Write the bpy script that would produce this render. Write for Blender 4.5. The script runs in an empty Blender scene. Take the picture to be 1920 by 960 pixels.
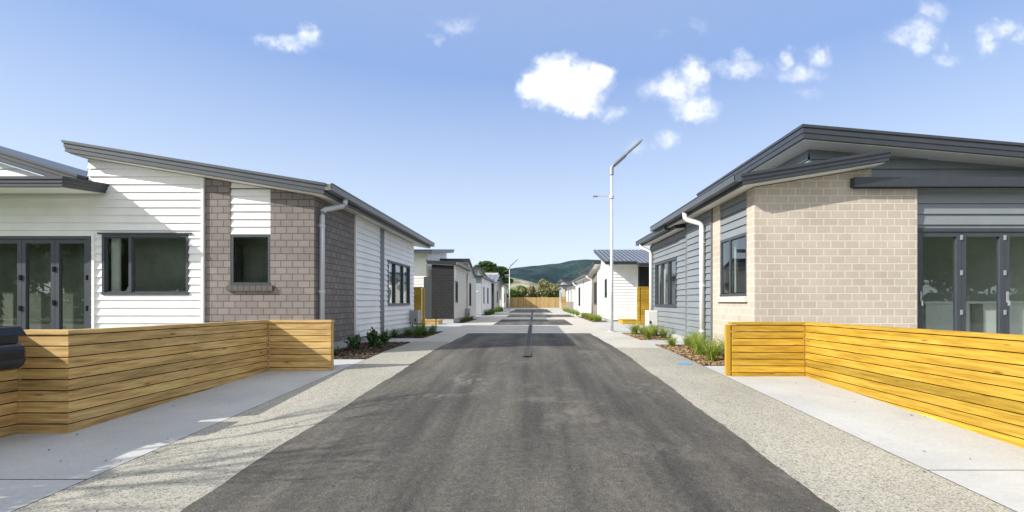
import bpy, math, random
import numpy as np
R = math.radians
rnd = random.Random(7)
scene = bpy.context.scene
col = scene.collection

# ------------------------------------------------------------------ materials
def nmat(name):
    m = bpy.data.materials.new(name); m.use_nodes = True
    nt = m.node_tree; b = nt.nodes['Principled BSDF']
    return m, nt, b
def N(nt, typ, **kw):
    n = nt.nodes.new(typ)
    for k, v in kw.items():
        if k.startswith('i_'):
            n.inputs[k[2:].replace('_', ' ')].default_value = v
        else: setattr(n, k, v)
    return n
def L(nt, a, b): nt.links.new(a, b)
def ramp(nt, fac, stops):
    r = N(nt, 'ShaderNodeValToRGB')
    els = r.color_ramp.elements
    while len(els) < len(stops): els.new(0.5)
    for e, (p, c) in zip(els, stops):
        e.position = p; e.color = (c[0], c[1], c[2], 1)
    L(nt, fac, r.inputs[0]); return r.outputs[0]
def mixc(nt, fac, a, b, mode='MIX'):
    m = N(nt, 'ShaderNodeMix', data_type='RGBA', blend_type=mode)
    for s, v in ((0, fac), (6, a), (7, b)):
        if hasattr(v, 'node'): L(nt, v, m.inputs[s])
        else: m.inputs[s].default_value = v if s == 0 else (v[0], v[1], v[2], 1)
    return m.outputs[2]
def coords(nt, which='Object', scale=(1, 1, 1)):
    t = N(nt, 'ShaderNodeTexCoord'); mp = N(nt, 'ShaderNodeMapping')
    mp.inputs['Scale'].default_value = scale
    L(nt, t.outputs[which], mp.inputs[0]); return mp.outputs[0]
def noise(nt, vec, scale, detail=4, rough=.55):
    n = N(nt, 'ShaderNodeTexNoise'); n.inputs['Scale'].default_value = scale
    n.inputs['Detail'].default_value = detail; n.inputs['Roughness'].default_value = rough
    L(nt, vec, n.inputs['Vector']); return n.outputs['Fac']
def bump(nt, b, h, strength=.3, dist=.01):
    n = N(nt, 'ShaderNodeBump'); n.inputs['Strength'].default_value = strength
    n.inputs['Distance'].default_value = dist
    L(nt, h, n.inputs['Height']); L(nt, n.outputs[0], b.inputs['Normal'])
def plain(name, c, rough=.5, metal=0, var=.08, nscale=6, spec=.5):
    m, nt, b = nmat(name)
    v = coords(nt); n = noise(nt, v, nscale, 5)
    lo = tuple(x * (1 - var) for x in c); hi = tuple(min(1, x * (1 + var)) for x in c)
    L(nt, ramp(nt, n, [(.3, lo), (.7, hi)]), b.inputs['Base Color'])
    b.inputs['Roughness'].default_value = rough; b.inputs['Metallic'].default_value = metal
    b.inputs['Specular IOR Level'].default_value = spec
    return m
def brick(name, c1, c2, mortar, bw, rh, ms=.008, light=None):
    m, nt, b = nmat(name)
    v = coords(nt, 'UV')
    t = N(nt, 'ShaderNodeTexBrick'); t.offset = .5
    t.inputs['Scale'].default_value = 1; t.inputs['Brick Width'].default_value = bw
    t.inputs['Row Height'].default_value = rh; t.inputs['Mortar Size'].default_value = ms
    t.inputs['Mortar Smooth'].default_value = .15; t.inputs['Bias'].default_value = 0
    t.inputs['Color1'].default_value = (*c1, 1); t.inputs['Color2'].default_value = (*c2, 1)
    t.inputs['Mortar'].default_value = (*mortar, 1)
    L(nt, v, t.inputs['Vector'])
    n = noise(nt, v, 1.2, 6); n2 = noise(nt, v, 60, 3)
    c = mixc(nt, .35, t.outputs['Color'], ramp(nt, n, [(.3, (.35, .35, .35)), (.7, (.65, .65, .65))]), 'OVERLAY')
    c = mixc(nt, .3, c, ramp(nt, n2, [(.3, (.35, .35, .35)), (.7, (.65, .65, .65))]), 'OVERLAY')
    L(nt, c, b.inputs['Base Color']); b.inputs['Roughness'].default_value = .85
    inv = N(nt, 'ShaderNodeMath', operation='SUBTRACT'); inv.inputs[0].default_value = 1
    L(nt, t.outputs['Fac'], inv.inputs[1])
    ad = N(nt, 'ShaderNodeMath', operation='MULTIPLY_ADD'); ad.inputs[1].default_value = .15
    L(nt, n2, ad.inputs[0]); L(nt, inv.outputs[0], ad.inputs[2])
    bump(nt, b, ad.outputs[0], .8, .008)
    return m
def timber(name, dark, mid, lite):
    m, nt, b = nmat(name)
    v = coords(nt, 'UV', (1.1, 16, 1))
    g = N(nt, 'ShaderNodeNewGeometry')
    w = noise(nt, v, 1.6, 6, .6)
    fine = noise(nt, coords(nt, 'UV', (3, 120, 1)), 1.5, 3)
    c = ramp(nt, w, [(.28, dark), (.5, mid), (.74, lite)])
    c = mixc(nt, .6, c, ramp(nt, fine, [(.36, (.3, .3, .3)), (.64, (.66, .66, .66))]), 'OVERLAY')
    rr = ramp(nt, g.outputs['Random Per Island'], [(0, (.27, .29, .28)), (.18, (.40, .41, .40)), (.4, (.5, .5, .5)), (.8, (.53, .52, .5)), (1, (.66, .64, .60))])
    c = mixc(nt, .75, c, rr, 'OVERLAY')
    blot = noise(nt, coords(nt, 'UV', (.9, 3, 1)), 1.1, 4)
    c = mixc(nt, .5, c, ramp(nt, blot, [(.3, (.36, .36, .36)), (.7, (.62, .62, .62))]), 'OVERLAY')
    vo = N(nt, 'ShaderNodeTexVoronoi'); vo.inputs['Scale'].default_value = 1
    L(nt, coords(nt, 'UV', (2.2, 9, 1)), vo.inputs['Vector'])
    kn = ramp(nt, vo.outputs['Distance'], [(.04, (.85, .85, .85)), (.13, (0, 0, 0))])
    c = mixc(nt, kn, c, tuple(x * .45 for x in dark))
    L(nt, c, b.inputs['Base Color']); b.inputs['Roughness'].default_value = .65
    b.inputs['Specular IOR Level'].default_value = .3
    bump(nt, b, fine, .25, .003)
    return m
def glass(name):
    m, nt, b = nmat(name); nt.nodes.remove(b)
    out = nt.nodes['Material Output']
    tr = N(nt, 'ShaderNodeBsdfTransparent'); tr.inputs[0].default_value = (.84, .90, .87, 1)
    gl = N(nt, 'ShaderNodeBsdfGlossy'); gl.inputs['Roughness'].default_value = .0
    gl.inputs['Color'].default_value = (.95, 1, 1, 1)
    nz = noise(nt, coords(nt, 'Object'), 1.1, 2)
    bp = N(nt, 'ShaderNodeBump'); bp.inputs['Strength'].default_value = .06; bp.inputs['Distance'].default_value = .02
    L(nt, nz, bp.inputs['Height']); L(nt, bp.outputs[0], gl.inputs['Normal'])
    lw = N(nt, 'ShaderNodeLayerWeight'); lw.inputs['Blend'].default_value = .5                    # same on both sides of the pane
    pw = N(nt, 'ShaderNodeMath', operation='POWER'); pw.inputs[1].default_value = 4.0; L(nt, lw.outputs['Facing'], pw.inputs[0])
    fr = N(nt, 'ShaderNodeMath', operation='MULTIPLY_ADD'); fr.inputs[1].default_value = .80; fr.inputs[2].default_value = .17; L(nt, pw.outputs[0], fr.inputs[0])
    mx = N(nt, 'ShaderNodeMixShader')
    L(nt, fr.outputs[0], mx.inputs[0]); L(nt, tr.outputs[0], mx.inputs[1]); L(nt, gl.outputs[0], mx.inputs[2])
    L(nt, mx.outputs[0], out.inputs[0])
    return m
def asphalt(name):
    m, nt, b = nmat(name)
    v = coords(nt)
    sp = noise(nt, v, 150, 3, .75)
    c = ramp(nt, sp, [(.34, (.039, .038, .035)), (.52, (.090, .086, .078)), (.70, (.22, .21, .188))])
    big = noise(nt, coords(nt, 'Object', (1, .35, 1)), .9, 6, .6)
    med = noise(nt, v, 22, 5, .7)
    c = mixc(nt, .8, c, ramp(nt, med, [(.38, (.38, .38, .38)), (.62, (.61, .61, .61))]), 'OVERLAY')
    c = mixc(nt, .9, c, ramp(nt, big, [(.36, (.36, .36, .37)), (.64, (.64, .63, .61))]), 'OVERLAY')
    stk = noise(nt, coords(nt, 'Object', (1, .05, 1)), 2.4, 5, .6)     # roller and tyre streaks along the lane
    c = mixc(nt, 1.0, c, ramp(nt, stk, [(.38, (.32, .32, .33)), (.62, (.64, .635, .61))]), 'OVERLAY')
    x = N(nt, 'ShaderNodeTexCoord'); sx = N(nt, 'ShaderNodeSeparateXYZ'); L(nt, x.outputs['Object'], sx.inputs[0])
    dust = noise(nt, coords(nt, 'Object', (1, .8, 1)), 2.3, 8, .72)
    dm = noise(nt, v, .33, 2)
    ml = N(nt, 'ShaderNodeMath', operation='MULTIPLY'); L(nt, dust, ml.inputs[0]); L(nt, dm, ml.inputs[1])
    c = mixc(nt, ramp(nt, ml.outputs[0], [(.29, (0, 0, 0)), (.42, (.55, .55, .55))]), c, (.24, .215, .185))
    for (qx, qy, sx_, sy_, am) in ((-.85, 6.15, .38, .55, .8), (-1.15, 5.2, .5, .16, .5), (1.35, 5.6, .35, .7, .4), (.9, 3.5, .5, .4, .3), (-.3, 7.6, .7, .3, .35), (-1.2, 3.2, .4, .5, .25)):
        su = N(nt, 'ShaderNodeVectorMath', operation='SUBTRACT'); L(nt, v, su.inputs[0]); su.inputs[1].default_value = (qx, qy, 0)
        mu = N(nt, 'ShaderNodeVectorMath', operation='MULTIPLY'); L(nt, su.outputs[0], mu.inputs[0]); mu.inputs[1].default_value = (1 / sx_, 1 / sy_, 0)
        le = N(nt, 'ShaderNodeVectorMath', operation='LENGTH'); L(nt, mu.outputs[0], le.inputs[0])
        fall = ramp(nt, le.outputs['Value'], [(.0, (1, 1, 1)), (1, (0, 0, 0))])
        br = ramp(nt, noise(nt, coords(nt, 'Object', (1, .6, 1)), 9, 6, .7), [(.48, (0, 0, 0)), (.68, (am, am, am))])
        mm = N(nt, 'ShaderNodeMath', operation='MULTIPLY'); L(nt, fall, mm.inputs[0]); L(nt, br, mm.inputs[1])
        c = mixc(nt, mm.outputs[0], c, (.36, .335, .30))
    spot = N(nt, 'ShaderNodeTexVoronoi'); spot.inputs['Scale'].default_value = 5; L(nt, v, spot.inputs['Vector'])
    c = mixc(nt, ramp(nt, spot.outputs['Distance'], [(.02, (.5, .5, .5)), (.035, (0, 0, 0))]), c, (.28, .26, .23))
    L(nt, c, b.inputs['Base Color']); b.inputs['Roughness'].default_value = .9
    b.inputs['Specular IOR Level'].default_value = .25
    bump(nt, b, sp, .5, .006)
    return m
def aggregate(name):
    m, nt, b = nmat(name)
    v = coords(nt)
    vo = N(nt, 'ShaderNodeTexVoronoi'); vo.inputs['Scale'].default_value = 120; L(nt, v, vo.inputs['Vector'])
    sc = N(nt, 'ShaderNodeSeparateColor'); L(nt, vo.outputs['Color'], sc.inputs[0])
    c = ramp(nt, sc.outputs[0], [(0, (.10, .098, .086)), (.14, (.23, .222, .192)), (.5, (.325, .312, .268)), (1, (.43, .41, .35))])
    big = noise(nt, coords(nt, 'Object', (1, .5, 1)), .9, 7, .65)
    c = mixc(nt, .7, c, ramp(nt, big, [(.3, (.38, .38, .38)), (.7, (.62, .61, .59))]), 'OVERLAY')
    L(nt, c, b.inputs['Base Color']); b.inputs['Roughness'].default_value = .85
    bump(nt, b, vo.outputs['Distance'], .35, .006)
    return m
def concrete(name, c, var=.14):
    m, nt, b = nmat(name)
    v = coords(nt)
    n = noise(nt, v, 1.1, 8, .65); f = noise(nt, v, 45, 3)
    cc = ramp(nt, n, [(.3, tuple(x * (1 - var) for x in c)), (.7, tuple(x * (1 + var) for x in c))])
    cc = mixc(nt, .25, cc, ramp(nt, f, [(.3, (.35, .35, .35)), (.7, (.65, .65, .65))]), 'OVERLAY')
    st = noise(nt, coords(nt, 'Object', (1, .6, 1)), 2.1, 6, .7)
    cc = mixc(nt, ramp(nt, st, [(.62, (0, 0, 0)), (.74, (.35, .35, .35))]), cc, tuple(x * .6 for x in c))
    L(nt, cc, b.inputs['Base Color']); b.inputs['Roughness'].default_value = .8
    bump(nt, b, f, .12, .004)
    return m
def foliage(name, stops, rough=.6, trans=.25, scale=3):
    m, nt, b = nmat(name)
    g = N(nt, 'ShaderNodeNewGeometry')
    n = noise(nt, coords(nt), scale, 3)
    mt = N(nt, 'ShaderNodeMath', operation='MULTIPLY_ADD'); mt.inputs[1].default_value = .55
    mm = N(nt, 'ShaderNodeMath', operation='MULTIPLY'); mm.inputs[1].default_value = .45
    L(nt, n, mm.inputs[0]); L(nt, g.outputs['Random Per Island'], mt.inputs[0]); L(nt, mm.outputs[0], mt.inputs[2])
    c = ramp(nt, mt.outputs[0], stops)
    L(nt, c, b.inputs['Base Color']); b.inputs['Roughness'].default_value = rough
    b.inputs['Specular IOR Level'].default_value = .3
    tl = N(nt, 'ShaderNodeBsdfTranslucent'); L(nt, c, tl.inputs[0])
    mx = N(nt, 'ShaderNodeMixShader'); mx.inputs[0].default_value = trans
    L(nt, b.outputs[0], mx.inputs[1]); L(nt, tl.outputs[0], mx.inputs[2])
    L(nt, mx.outputs[0], nt.nodes['Material Output'].inputs[0])
    return m
M = {}
M['white'] = plain('white_board_paint', (.80, .797, .78), .45, var=.05, nscale=2.2)
M['whitetrim'] = plain('white_trim_paint', (.80, .795, .77), .4, var=.02)
M['cream'] = plain('cream_soffit_paint', (.78, .765, .71), .6, var=.02)
M['greyboard'] = plain('blue_grey_board_paint', (.20, .222, .238), .5, var=.06, nscale=1.5)
M['palegrey'] = plain('pale_grey_board_paint', (.36, .39, .42), .5, var=.05, nscale=1.5)
M['beigeboard'] = plain('beige_board_paint', (.55, .52, .46), .5, var=.05, nscale=1.5)
M['render'] = plain('white_plaster', (.76, .75, .73), .7, var=.03, nscale=2)
M['charcoal'] = plain('charcoal_roof_metal', (.040, .046, .056), .38, var=.10)
M['charmid'] = plain('weathered_barge_metal', (.075, .084, .095), .35, var=.10)
M['rooflight'] = plain('blue_grey_roof_sheet', (.17, .19, .23), .42, var=.08, nscale=.8)
M['gutter'] = plain('grey_gutter_metal', (.17, .165, .155), .4, var=.08)
M['frame'] = plain('dark_aluminium', (.052, .060, .072), .4, var=.08)
M['trimdark'] = plain('dark_corner_trim', (.13, .14, .15), .5, var=.08)
M['pipe'] = plain('white_pvc', (.76, .76, .75), .35, var=.03)
M['pipegrey'] = plain('pale_blue_grey_pvc', (.60, .63, .67), .35, var=.03)
M['steel'] = plain('galvanised_steel', (.62, .63, .64), .4, metal=.35, var=.15, nscale=9)
M['alu'] = plain('grey_luminaire', (.33, .35, .37), .4, metal=.3, var=.08)
M['led'] = plain('dark_lens', (.10, .11, .12), .25, var=.05)
M['bricktaupe'] = brick('taupe_brick', (.185, .160, .149), (.232, .203, .19), (.098, .086, .08), .206, .1215)
M['brickbeige'] = brick('beige_brick', (.45, .387, .318), (.495, .432, .36), (.62, .56, .48), .230, .1222, .010)
M['brickdark'] = brick('charcoal_brick', (.011, .011, .0125), (.018, .018, .020), (.032, .032, .034), .24, .13)
M['brickbrown'] = brick('brown_brick', (.20, .165, .14), (.25, .21, .18), (.30, .28, .26), .24, .13)
M['timber'] = timber('weathered_pine', (.27, .165, .058), (.53, .35, .130), (.72, .52, .25))
M['timberyellow'] = timber('fresh_yellow_pine', (.30, .165, .016), (.46, .275, .028), (.60, .385, .075))
M['paling'] = timber('paling_pine', (.30, .19, .07), (.48, .32, .13), (.60, .42, .2))
M['glass'] = glass('tinted_glass')
M['asphalt'] = asphalt('asphalt_seal')
M['aggregate'] = aggregate('exposed_aggregate')
M['concrete'] = concrete('pale_concrete', (.46, .435, .38))
M['slab'] = concrete('broom_concrete', (.425, .432, .425), .12)
M['plinth'] = concrete('foundation_concrete', (.45, .45, .44), .08)
M['soil'] = concrete('dark_soil', (.07, .05, .035), .4)
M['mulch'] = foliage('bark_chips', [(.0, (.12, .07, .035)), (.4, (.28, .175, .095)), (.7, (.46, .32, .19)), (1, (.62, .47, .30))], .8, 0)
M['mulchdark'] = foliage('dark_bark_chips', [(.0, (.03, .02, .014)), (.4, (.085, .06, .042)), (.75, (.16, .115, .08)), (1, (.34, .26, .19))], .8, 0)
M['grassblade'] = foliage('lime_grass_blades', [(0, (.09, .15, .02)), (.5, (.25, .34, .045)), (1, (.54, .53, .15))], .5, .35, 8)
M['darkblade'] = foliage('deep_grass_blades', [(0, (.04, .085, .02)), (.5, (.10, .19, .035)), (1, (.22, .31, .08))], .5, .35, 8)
M['leafdark'] = foliage('glossy_dark_leaf', [(0, (.02, .055, .016)), (.5, (.05, .115, .03)), (1, (.11, .2, .05))], .4, .2, 8)
M['pine'] = foliage('pine_leaf', [(0, (.014, .034, .009)), (.5, (.05, .10, .018)), (1, (.13, .20, .035))], .7, .15, .8)
M['olive'] = foliage('olive_leaf', [(0, (.09, .105, .04)), (.4, (.22, .225, .09)), (.7, (.42, .39, .2)), (1, (.62, .56, .38))], .7, .2, .9)
M['green'] = foliage('mid_green_leaf', [(0, (.035, .075, .018)), (.5, (.10, .175, .035)), (1, (.2, .28, .065))], .6, .25, .9)
M['belt_green'] = foliage('belt_green_leaf', [(0, (.05, .10, .025)), (.5, (.13, .21, .05)), (1, (.26, .34, .09))], .6, .5, .9)
M['belt_olive'] = foliage('belt_olive_leaf', [(0, (.09, .11, .04)), (.5, (.2, .22, .09)), (1, (.38, .36, .2))], .7, .5, .9)
M['belt_dark'] = foliage('belt_dark_leaf', [(0, (.03, .06, .02)), (.5, (.09, .14, .035)), (1, (.17, .24, .06))], .6, .5, .9)
M['tan'] = foliage('tan_leaf', [(0, (.14, .10, .045)), (.5, (.27, .2, .09)), (1, (.42, .32, .16))], .7, .2, .9)
M['bark'] = plain('tree_bark', (.12, .09, .065), .9, var=.35, nscale=9)
M['black'] = plain('glossy_black', (.012, .012, .014), .16, var=.1)
M['bluepaint'] = plain('blue_marking_paint', (.05, .30, .62), .7, var=.3, nscale=30)
M['grate'] = plain('iron_grate', (.075, .068, .06), .55, metal=.2, var=.3, nscale=20)
M['lawn'] = foliage('lawn', [(0, (.05, .09, .02)), (.5, (.08, .13, .03)), (1, (.12, .17, .05))], .9, 0, 5)
M['interior'] = plain('interior_plaster', (.50, .51, .47), .8, var=.04, nscale=1)
M['carpet'] = plain('grey_carpet', (.45, .42, .38), .9, var=.1)
M['cabinet'] = plain('green_cabinet_paint', (.04, .14, .05), .5, var=.1)
M['curtain'] = plain('pale_curtain', (.72, .72, .68), .8, var=.05)
M['added_backing'] = plain('grey_green_backing', (.155, .165, .135), .9, var=.35, nscale=1.6)  # for sheets added behind the glass to lighten the panes
M['orange'] = plain('orange_reflection', (.62, .21, .05), .7, var=.05)  # tone of a window reflection, put into the colour
M['meter'] = plain('meter_box_paint', (.66, .655, .63), .4, var=.03)
M['metergrey'] = plain('grey_box_paint', (.32, .32, .31), .45, var=.05)

# ------------------------------------------------------------------ mesh builder
class MB:
    def __init__(s): s.v = []; s.f = []; s.uv = []
    def poly(s, pts, uv=None):
        i = len(s.v); s.v += [tuple(p) for p in pts]; s.f.append(tuple(range(i, i + len(pts))))
        s.uv += list(uv) if uv else [(0, 0)] * len(pts)
    def hexa(s, p, uvs=None):
        """eight corners: bottom 0-3 counter-clockwise, top 4-7; shared vertices so it is one island"""
        i = len(s.v); s.v += [tuple(q) for q in p]
        for f in ((3, 2, 1, 0), (4, 5, 6, 7), (0, 1, 5, 4), (1, 2, 6, 5), (2, 3, 7, 6), (3, 0, 4, 7)):
            s.f.append(tuple(i + k for k in f))
            s.uv += [uvs[k] for k in f] if uvs else [(0, 0)] * 4
    def box(s, x0, x1, y0, y1, z0, z1):
        s.hexa([(x0, y0, z0), (x1, y0, z0), (x1, y1, z0), (x0, y1, z0), (x0, y0, z1), (x1, y0, z1), (x1, y1, z1), (x0, y1, z1)])
    def tube(s, pts, r, n=10, cap=True):
        rs = r if isinstance(r, (list, tuple)) else [r] * len(pts)
        P = [np.array(p, float) for p in pts]; base = len(s.v)
        ref = np.array((0, 0, 1.0))
        for k, p in enumerate(P):
            t = (P[min(k + 1, len(P) - 1)] - P[max(k - 1, 0)]); t /= np.linalg.norm(t) + 1e-9
            a = ref if abs(t @ ref) < .95 else np.array((1.0, 0, 0))
            u = np.cross(t, a); u /= np.linalg.norm(u); w = np.cross(t, u)
            for j in range(n):
                an = 2 * math.pi * j / n
                s.v.append(tuple(p + rs[k] * (math.cos(an) * u + math.sin(an) * w)))
        for k in range(len(P) - 1):
            for j in range(n):
                a = base + k * n + j; b = base + k * n + (j + 1) % n
                s.f.append((a, b, b + n, a + n)); s.uv += [(0, 0)] * 4
        if cap:
            s.f.append(tuple(base + j for j in range(n - 1, -1, -1))); s.uv += [(0, 0)] * n
            e = base + (len(P) - 1) * n
            s.f.append(tuple(e + j for j in range(n))); s.uv += [(0, 0)] * n
    def build(s, name, mat, parent=None, smooth=False, bevel=0):
        off = origin(parent) if parent else (0, 0, 0)
        me = bpy.data.meshes.new(name)
        me.from_pydata([(a - off[0], b - off[1], c - off[2]) for a, b, c in s.v], [], s.f)
        uvl = me.uv_layers.new(name='UVMap')
        flat = [x for p in s.uv for x in p]
        if len(flat) == 2 * len(me.loops): uvl.data.foreach_set('uv', flat)
        me.materials.append(M[mat])
        if smooth: me.polygons.foreach_set('use_smooth', [True] * len(me.polygons))
        o = bpy.data.objects.new(name, me); col.objects.link(o)
        if parent: o.parent = parent
        if bevel:
            b = o.modifiers.new('bevel', 'BEVEL'); b.width = bevel; b.segments = 2; b.limit_method = 'ANGLE'
        return o
def origin(o):
    x = y = z = 0.0
    while o:
        x += o.location[0]; y += o.location[1]; z += o.location[2]; o = o.parent
    return (x, y, z)
def tag(o, label, cat, group=None):
    o['label'] = label; o['category'] = cat
    if group: o['group'] = group
    return o
def thing(name, label, cat, loc, group=None):
    o = bpy.data.objects.new(name, None); col.objects.link(o); o.location = loc
    o.empty_display_size = .2
    return tag(o, label, cat, group)
def struct(o): o['kind'] = 'structure'; return o

def copy_tree(o, parent=None):
    c = o.copy(); col.objects.link(c)
    if parent: c.parent = parent
    for ch in [k for k in list(o.children)]: copy_tree(ch, c)
    return c

# ------------------------------------------------------------------ ground levels
def g(y):
    if y >= 8.9: return 0.0
    return -.2 + .0317 * (max(y, -3) - 2.53) if y < 8.83 else 0.0
YB = [-3, -1.5, 0, 1, 2, 3, 4, 5, 6, 7, 8, 8.9]
def strip(name, mat, x0, x1, y0, y1, dz=0.0, nx=1):
    ys = sorted({y0, y1} | {y for y in YB if y0 < y < y1})
    mb = MB()
    for a, b in zip(ys[:-1], ys[1:]):
        mb.poly([(x0, a, g(a) + dz), (x1, a, g(a) + dz), (x1, b, g(b) + dz), (x0, b, g(b) + dz)])
    return struct(mb.build(name, mat))

# base ground sheet to the horizon
mb = MB()
ys = [-3000, -60] + YB + [40, 70, 130, 400, 3500]
xs = [-3000, -200, -40, 0, 40, 200, 3000]
for a, b in zip(ys[:-1], ys[1:]):
    for c, d in zip(xs[:-1], xs[1:]):
        mb.poly([(c, a, g(a) - .06), (d, a, g(a) - .06), (d, b, g(b) - .06), (c, b, g(b) - .06)])
struct(mb.build('ground', 'lawn'))
# lane: asphalt panels between concrete bands
AX0, AX1 = -1.98, 1.70
mb = MB(); ey = [-3 + .1 * k for k in range(169)]
def jag(y, k): return .010 * math.sin(y * 3.1 + k) + rnd.uniform(-.008, .008)
ex = [(AX0 + jag(y, 0), AX1 + jag(y, 2)) for y in ey]
for (y0_, (l0, r0)), (y1_, (l1, r1_)) in zip(zip(ey[:-1], ex[:-1]), zip(ey[1:], ex[1:])):
    mb.poly([(l0, y0_, g(y0_) + .004), (r0, y0_, g(y0_) + .004), (r1_, y1_, g(y1_) + .004), (l1, y1_, g(y1_) + .004)])
struct(mb.build('road', 'asphalt'))
strip('road', 'asphalt', -1.70, 1.62, 18.6, 24.5)
strip('road', 'asphalt', -1.75, 2.6, 28.0, 33.5)
strip('road', 'asphalt', -2.2, 1.6, 38.5, 56)
for a, b, l, r in ((13.8, 18.6, AX0, AX1), (24.5, 28.0, -1.7, 1.62), (33.5, 38.5, -1.75, 2.6), (56, 69.2, -2.2, 1.6)):
    strip('road', 'concrete', l, r, a, b)
strip('footpath', 'aggregate', -2.9, AX0 + .03, -3, 11); strip('footpath', 'concrete', -2.9, AX0 + .03, 11, 13.8); strip('footpath', 'concrete', -2.9, AX0, 13.8, 18.6)
strip('footpath', 'aggregate', AX1 - .03, 2.68, -3, 9.5); strip('footpath', 'concrete', AX1 - .03, 2.68, 9.5, 13.8); strip('footpath', 'concrete', AX1, 2.68, 13.8, 18.6)
for a, b, l, r in ((18.6, 28, -1.70, 1.62), (28, 38.5, -1.75, 2.6), (38.5, 69.2, -2.2, 1.6)):
    strip('footpath', 'concrete', -3.1, l, a, b)
    strip('footpath', 'concrete', r, 2.75, a, b)
# side slabs
strip('pavement', 'slab', -9.0, -2.908, -3, 2.95); strip('pavement', 'slab', -9.0, -2.908, 2.96, 7.85)
strip('pavement', 'slab', 2.688, 9.0, -3, 3.1); strip('pavement', 'slab', 2.688, 9.0, 3.11, 7.2)
strip('pavement', 'slab', -3.95, -2.9, 10.75, 11.95); strip('pavement', 'slab', 2.68, 3.7, 10.1, 11.4)
strip('pavement', 'slab', -5.5, -2.9, 14.6, 18.6); strip('pavement', 'slab', -4.4, -3.1, 18.6, 20.2)
strip('pavement', 'slab', 2.68, 6.5, 14.0, 18.6); strip('pavement', 'slab', 2.75, 6.5, 18.6, 21.2)
strip('pavement', 'slab', -4.2, -3.1, 25.0, 31.0); strip('pavement', 'slab', 2.75, 4.4, 29.5, 69.2)
strip('pavement', 'slab', -4.2, -3.1, 36.0, 69.2)
# street behind the camera
mb = MB(); zz = g(-3)
mb.poly([(-60, -12, zz - .02), (60, -12, zz - .02), (60, -3, zz - .02), (-60, -3, zz - .02)])
struct(mb.build('road', 'asphalt'))

# garden beds (soil) with bark chips
def bed(x0, x1, y0, y1, chip, n):
    strip('garden_soil', 'soil', x0, x1, y0, y1, -.012)
    mb = MB()
    for i in range(n):
        x = rnd.uniform(x0, x1); y = rnd.uniform(y0, y1); z = g(y) + rnd.uniform(-.01, .022)
        a = rnd.uniform(0, 6.28); l = rnd.uniform(.008, .028); w = rnd.uniform(.004, .012); t = rnd.uniform(-.6, .6)
        c, s_ = math.cos(a), math.sin(a)
        p = []
        for q, r in ((-l, -w), (l, -w), (l, w), (-l, w)):
            p.append((x + q * c - r * s_, y + q * s_ + r * c, z + q * t * .5 + r * .3))
        mb.poly(p)
    o = mb.build('bark_mulch', chip); o['kind'] = 'stuff'
    return o
def lab(o, label, cat): o['label'] = label; o['category'] = cat
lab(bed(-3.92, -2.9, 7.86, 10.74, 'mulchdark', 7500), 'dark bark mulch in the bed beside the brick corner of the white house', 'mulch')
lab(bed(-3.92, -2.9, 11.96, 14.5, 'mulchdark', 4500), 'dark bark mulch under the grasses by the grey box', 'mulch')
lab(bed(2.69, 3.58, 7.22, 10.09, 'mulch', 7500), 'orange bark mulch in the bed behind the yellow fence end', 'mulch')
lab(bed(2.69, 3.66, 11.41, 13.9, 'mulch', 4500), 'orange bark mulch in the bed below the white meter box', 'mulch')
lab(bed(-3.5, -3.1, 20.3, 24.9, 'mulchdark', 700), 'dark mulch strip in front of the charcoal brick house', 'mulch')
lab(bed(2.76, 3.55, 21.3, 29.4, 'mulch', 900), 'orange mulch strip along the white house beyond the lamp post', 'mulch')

mb = MB()
for k in range(150):
    if k < 60: x, y = rnd.uniform(-3.9, -2.0), rnd.uniform(2.3, 7.5)
    elif k < 120: x, y = rnd.uniform(1.7, 3.75), rnd.uniform(2.3, 9)
    else: x, y = rnd.uniform(-1.9, 1.6), rnd.uniform(2.2, 10)
    a = rnd.uniform(0, 6.28); l = rnd.uniform(.006, .016); z = g(y) + .007
    c, s_ = math.cos(a) * l, math.sin(a) * l
    mb.poly([(x - c, y - s_, z), (x + s_ * .45, y - c * .45, z + .004), (x + c, y + s_, z + .003), (x - s_ * .45, y + c * .45, z)])
o = mb.build('leaf_litter', 'mulchdark'); o['kind'] = 'stuff'
lab(o, 'scattered dry leaves and grit on the paving and road', 'leaf litter')
# channel drain with slotted grate
dr = thing('channel_drain', 'long narrow grated drain set into the middle of the road', 'drain', (-.12, 8.05, 0))
mb = MB(); y = 8.05
mb.poly([(-.19, 8.05, .003), (-.07, 8.05, .003), (-.07, 45, .003), (-.19, 45, .003)])
mb.build('channel', 'grate', dr)
mb = MB()
mb.box(-.20, -.185, 8.05, 45, 0, .008); mb.box(-.075, -.06, 8.05, 45, 0, .008)
y = 8.05
while y < 45:
    mb.box(-.185, -.075, y, y + .03, .003, .007); y += .07 if y < 20 else .25
mb.build('grate', 'grate', dr)
mb = MB()
mb.poly([(2.33, 7.36, g(7.36) + .004), (2.55, 7.33, g(7.33) + .004), (2.57, 7.44, g(7.44) + .004), (2.48, 7.50, g(7.5) + .004), (2.36, 7.48, g(7.48) + .004)])
tag(mb.build('paint_mark', 'bluepaint'), 'small blue paint patch on the footpath by the right hand bed', 'paint mark')

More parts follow.
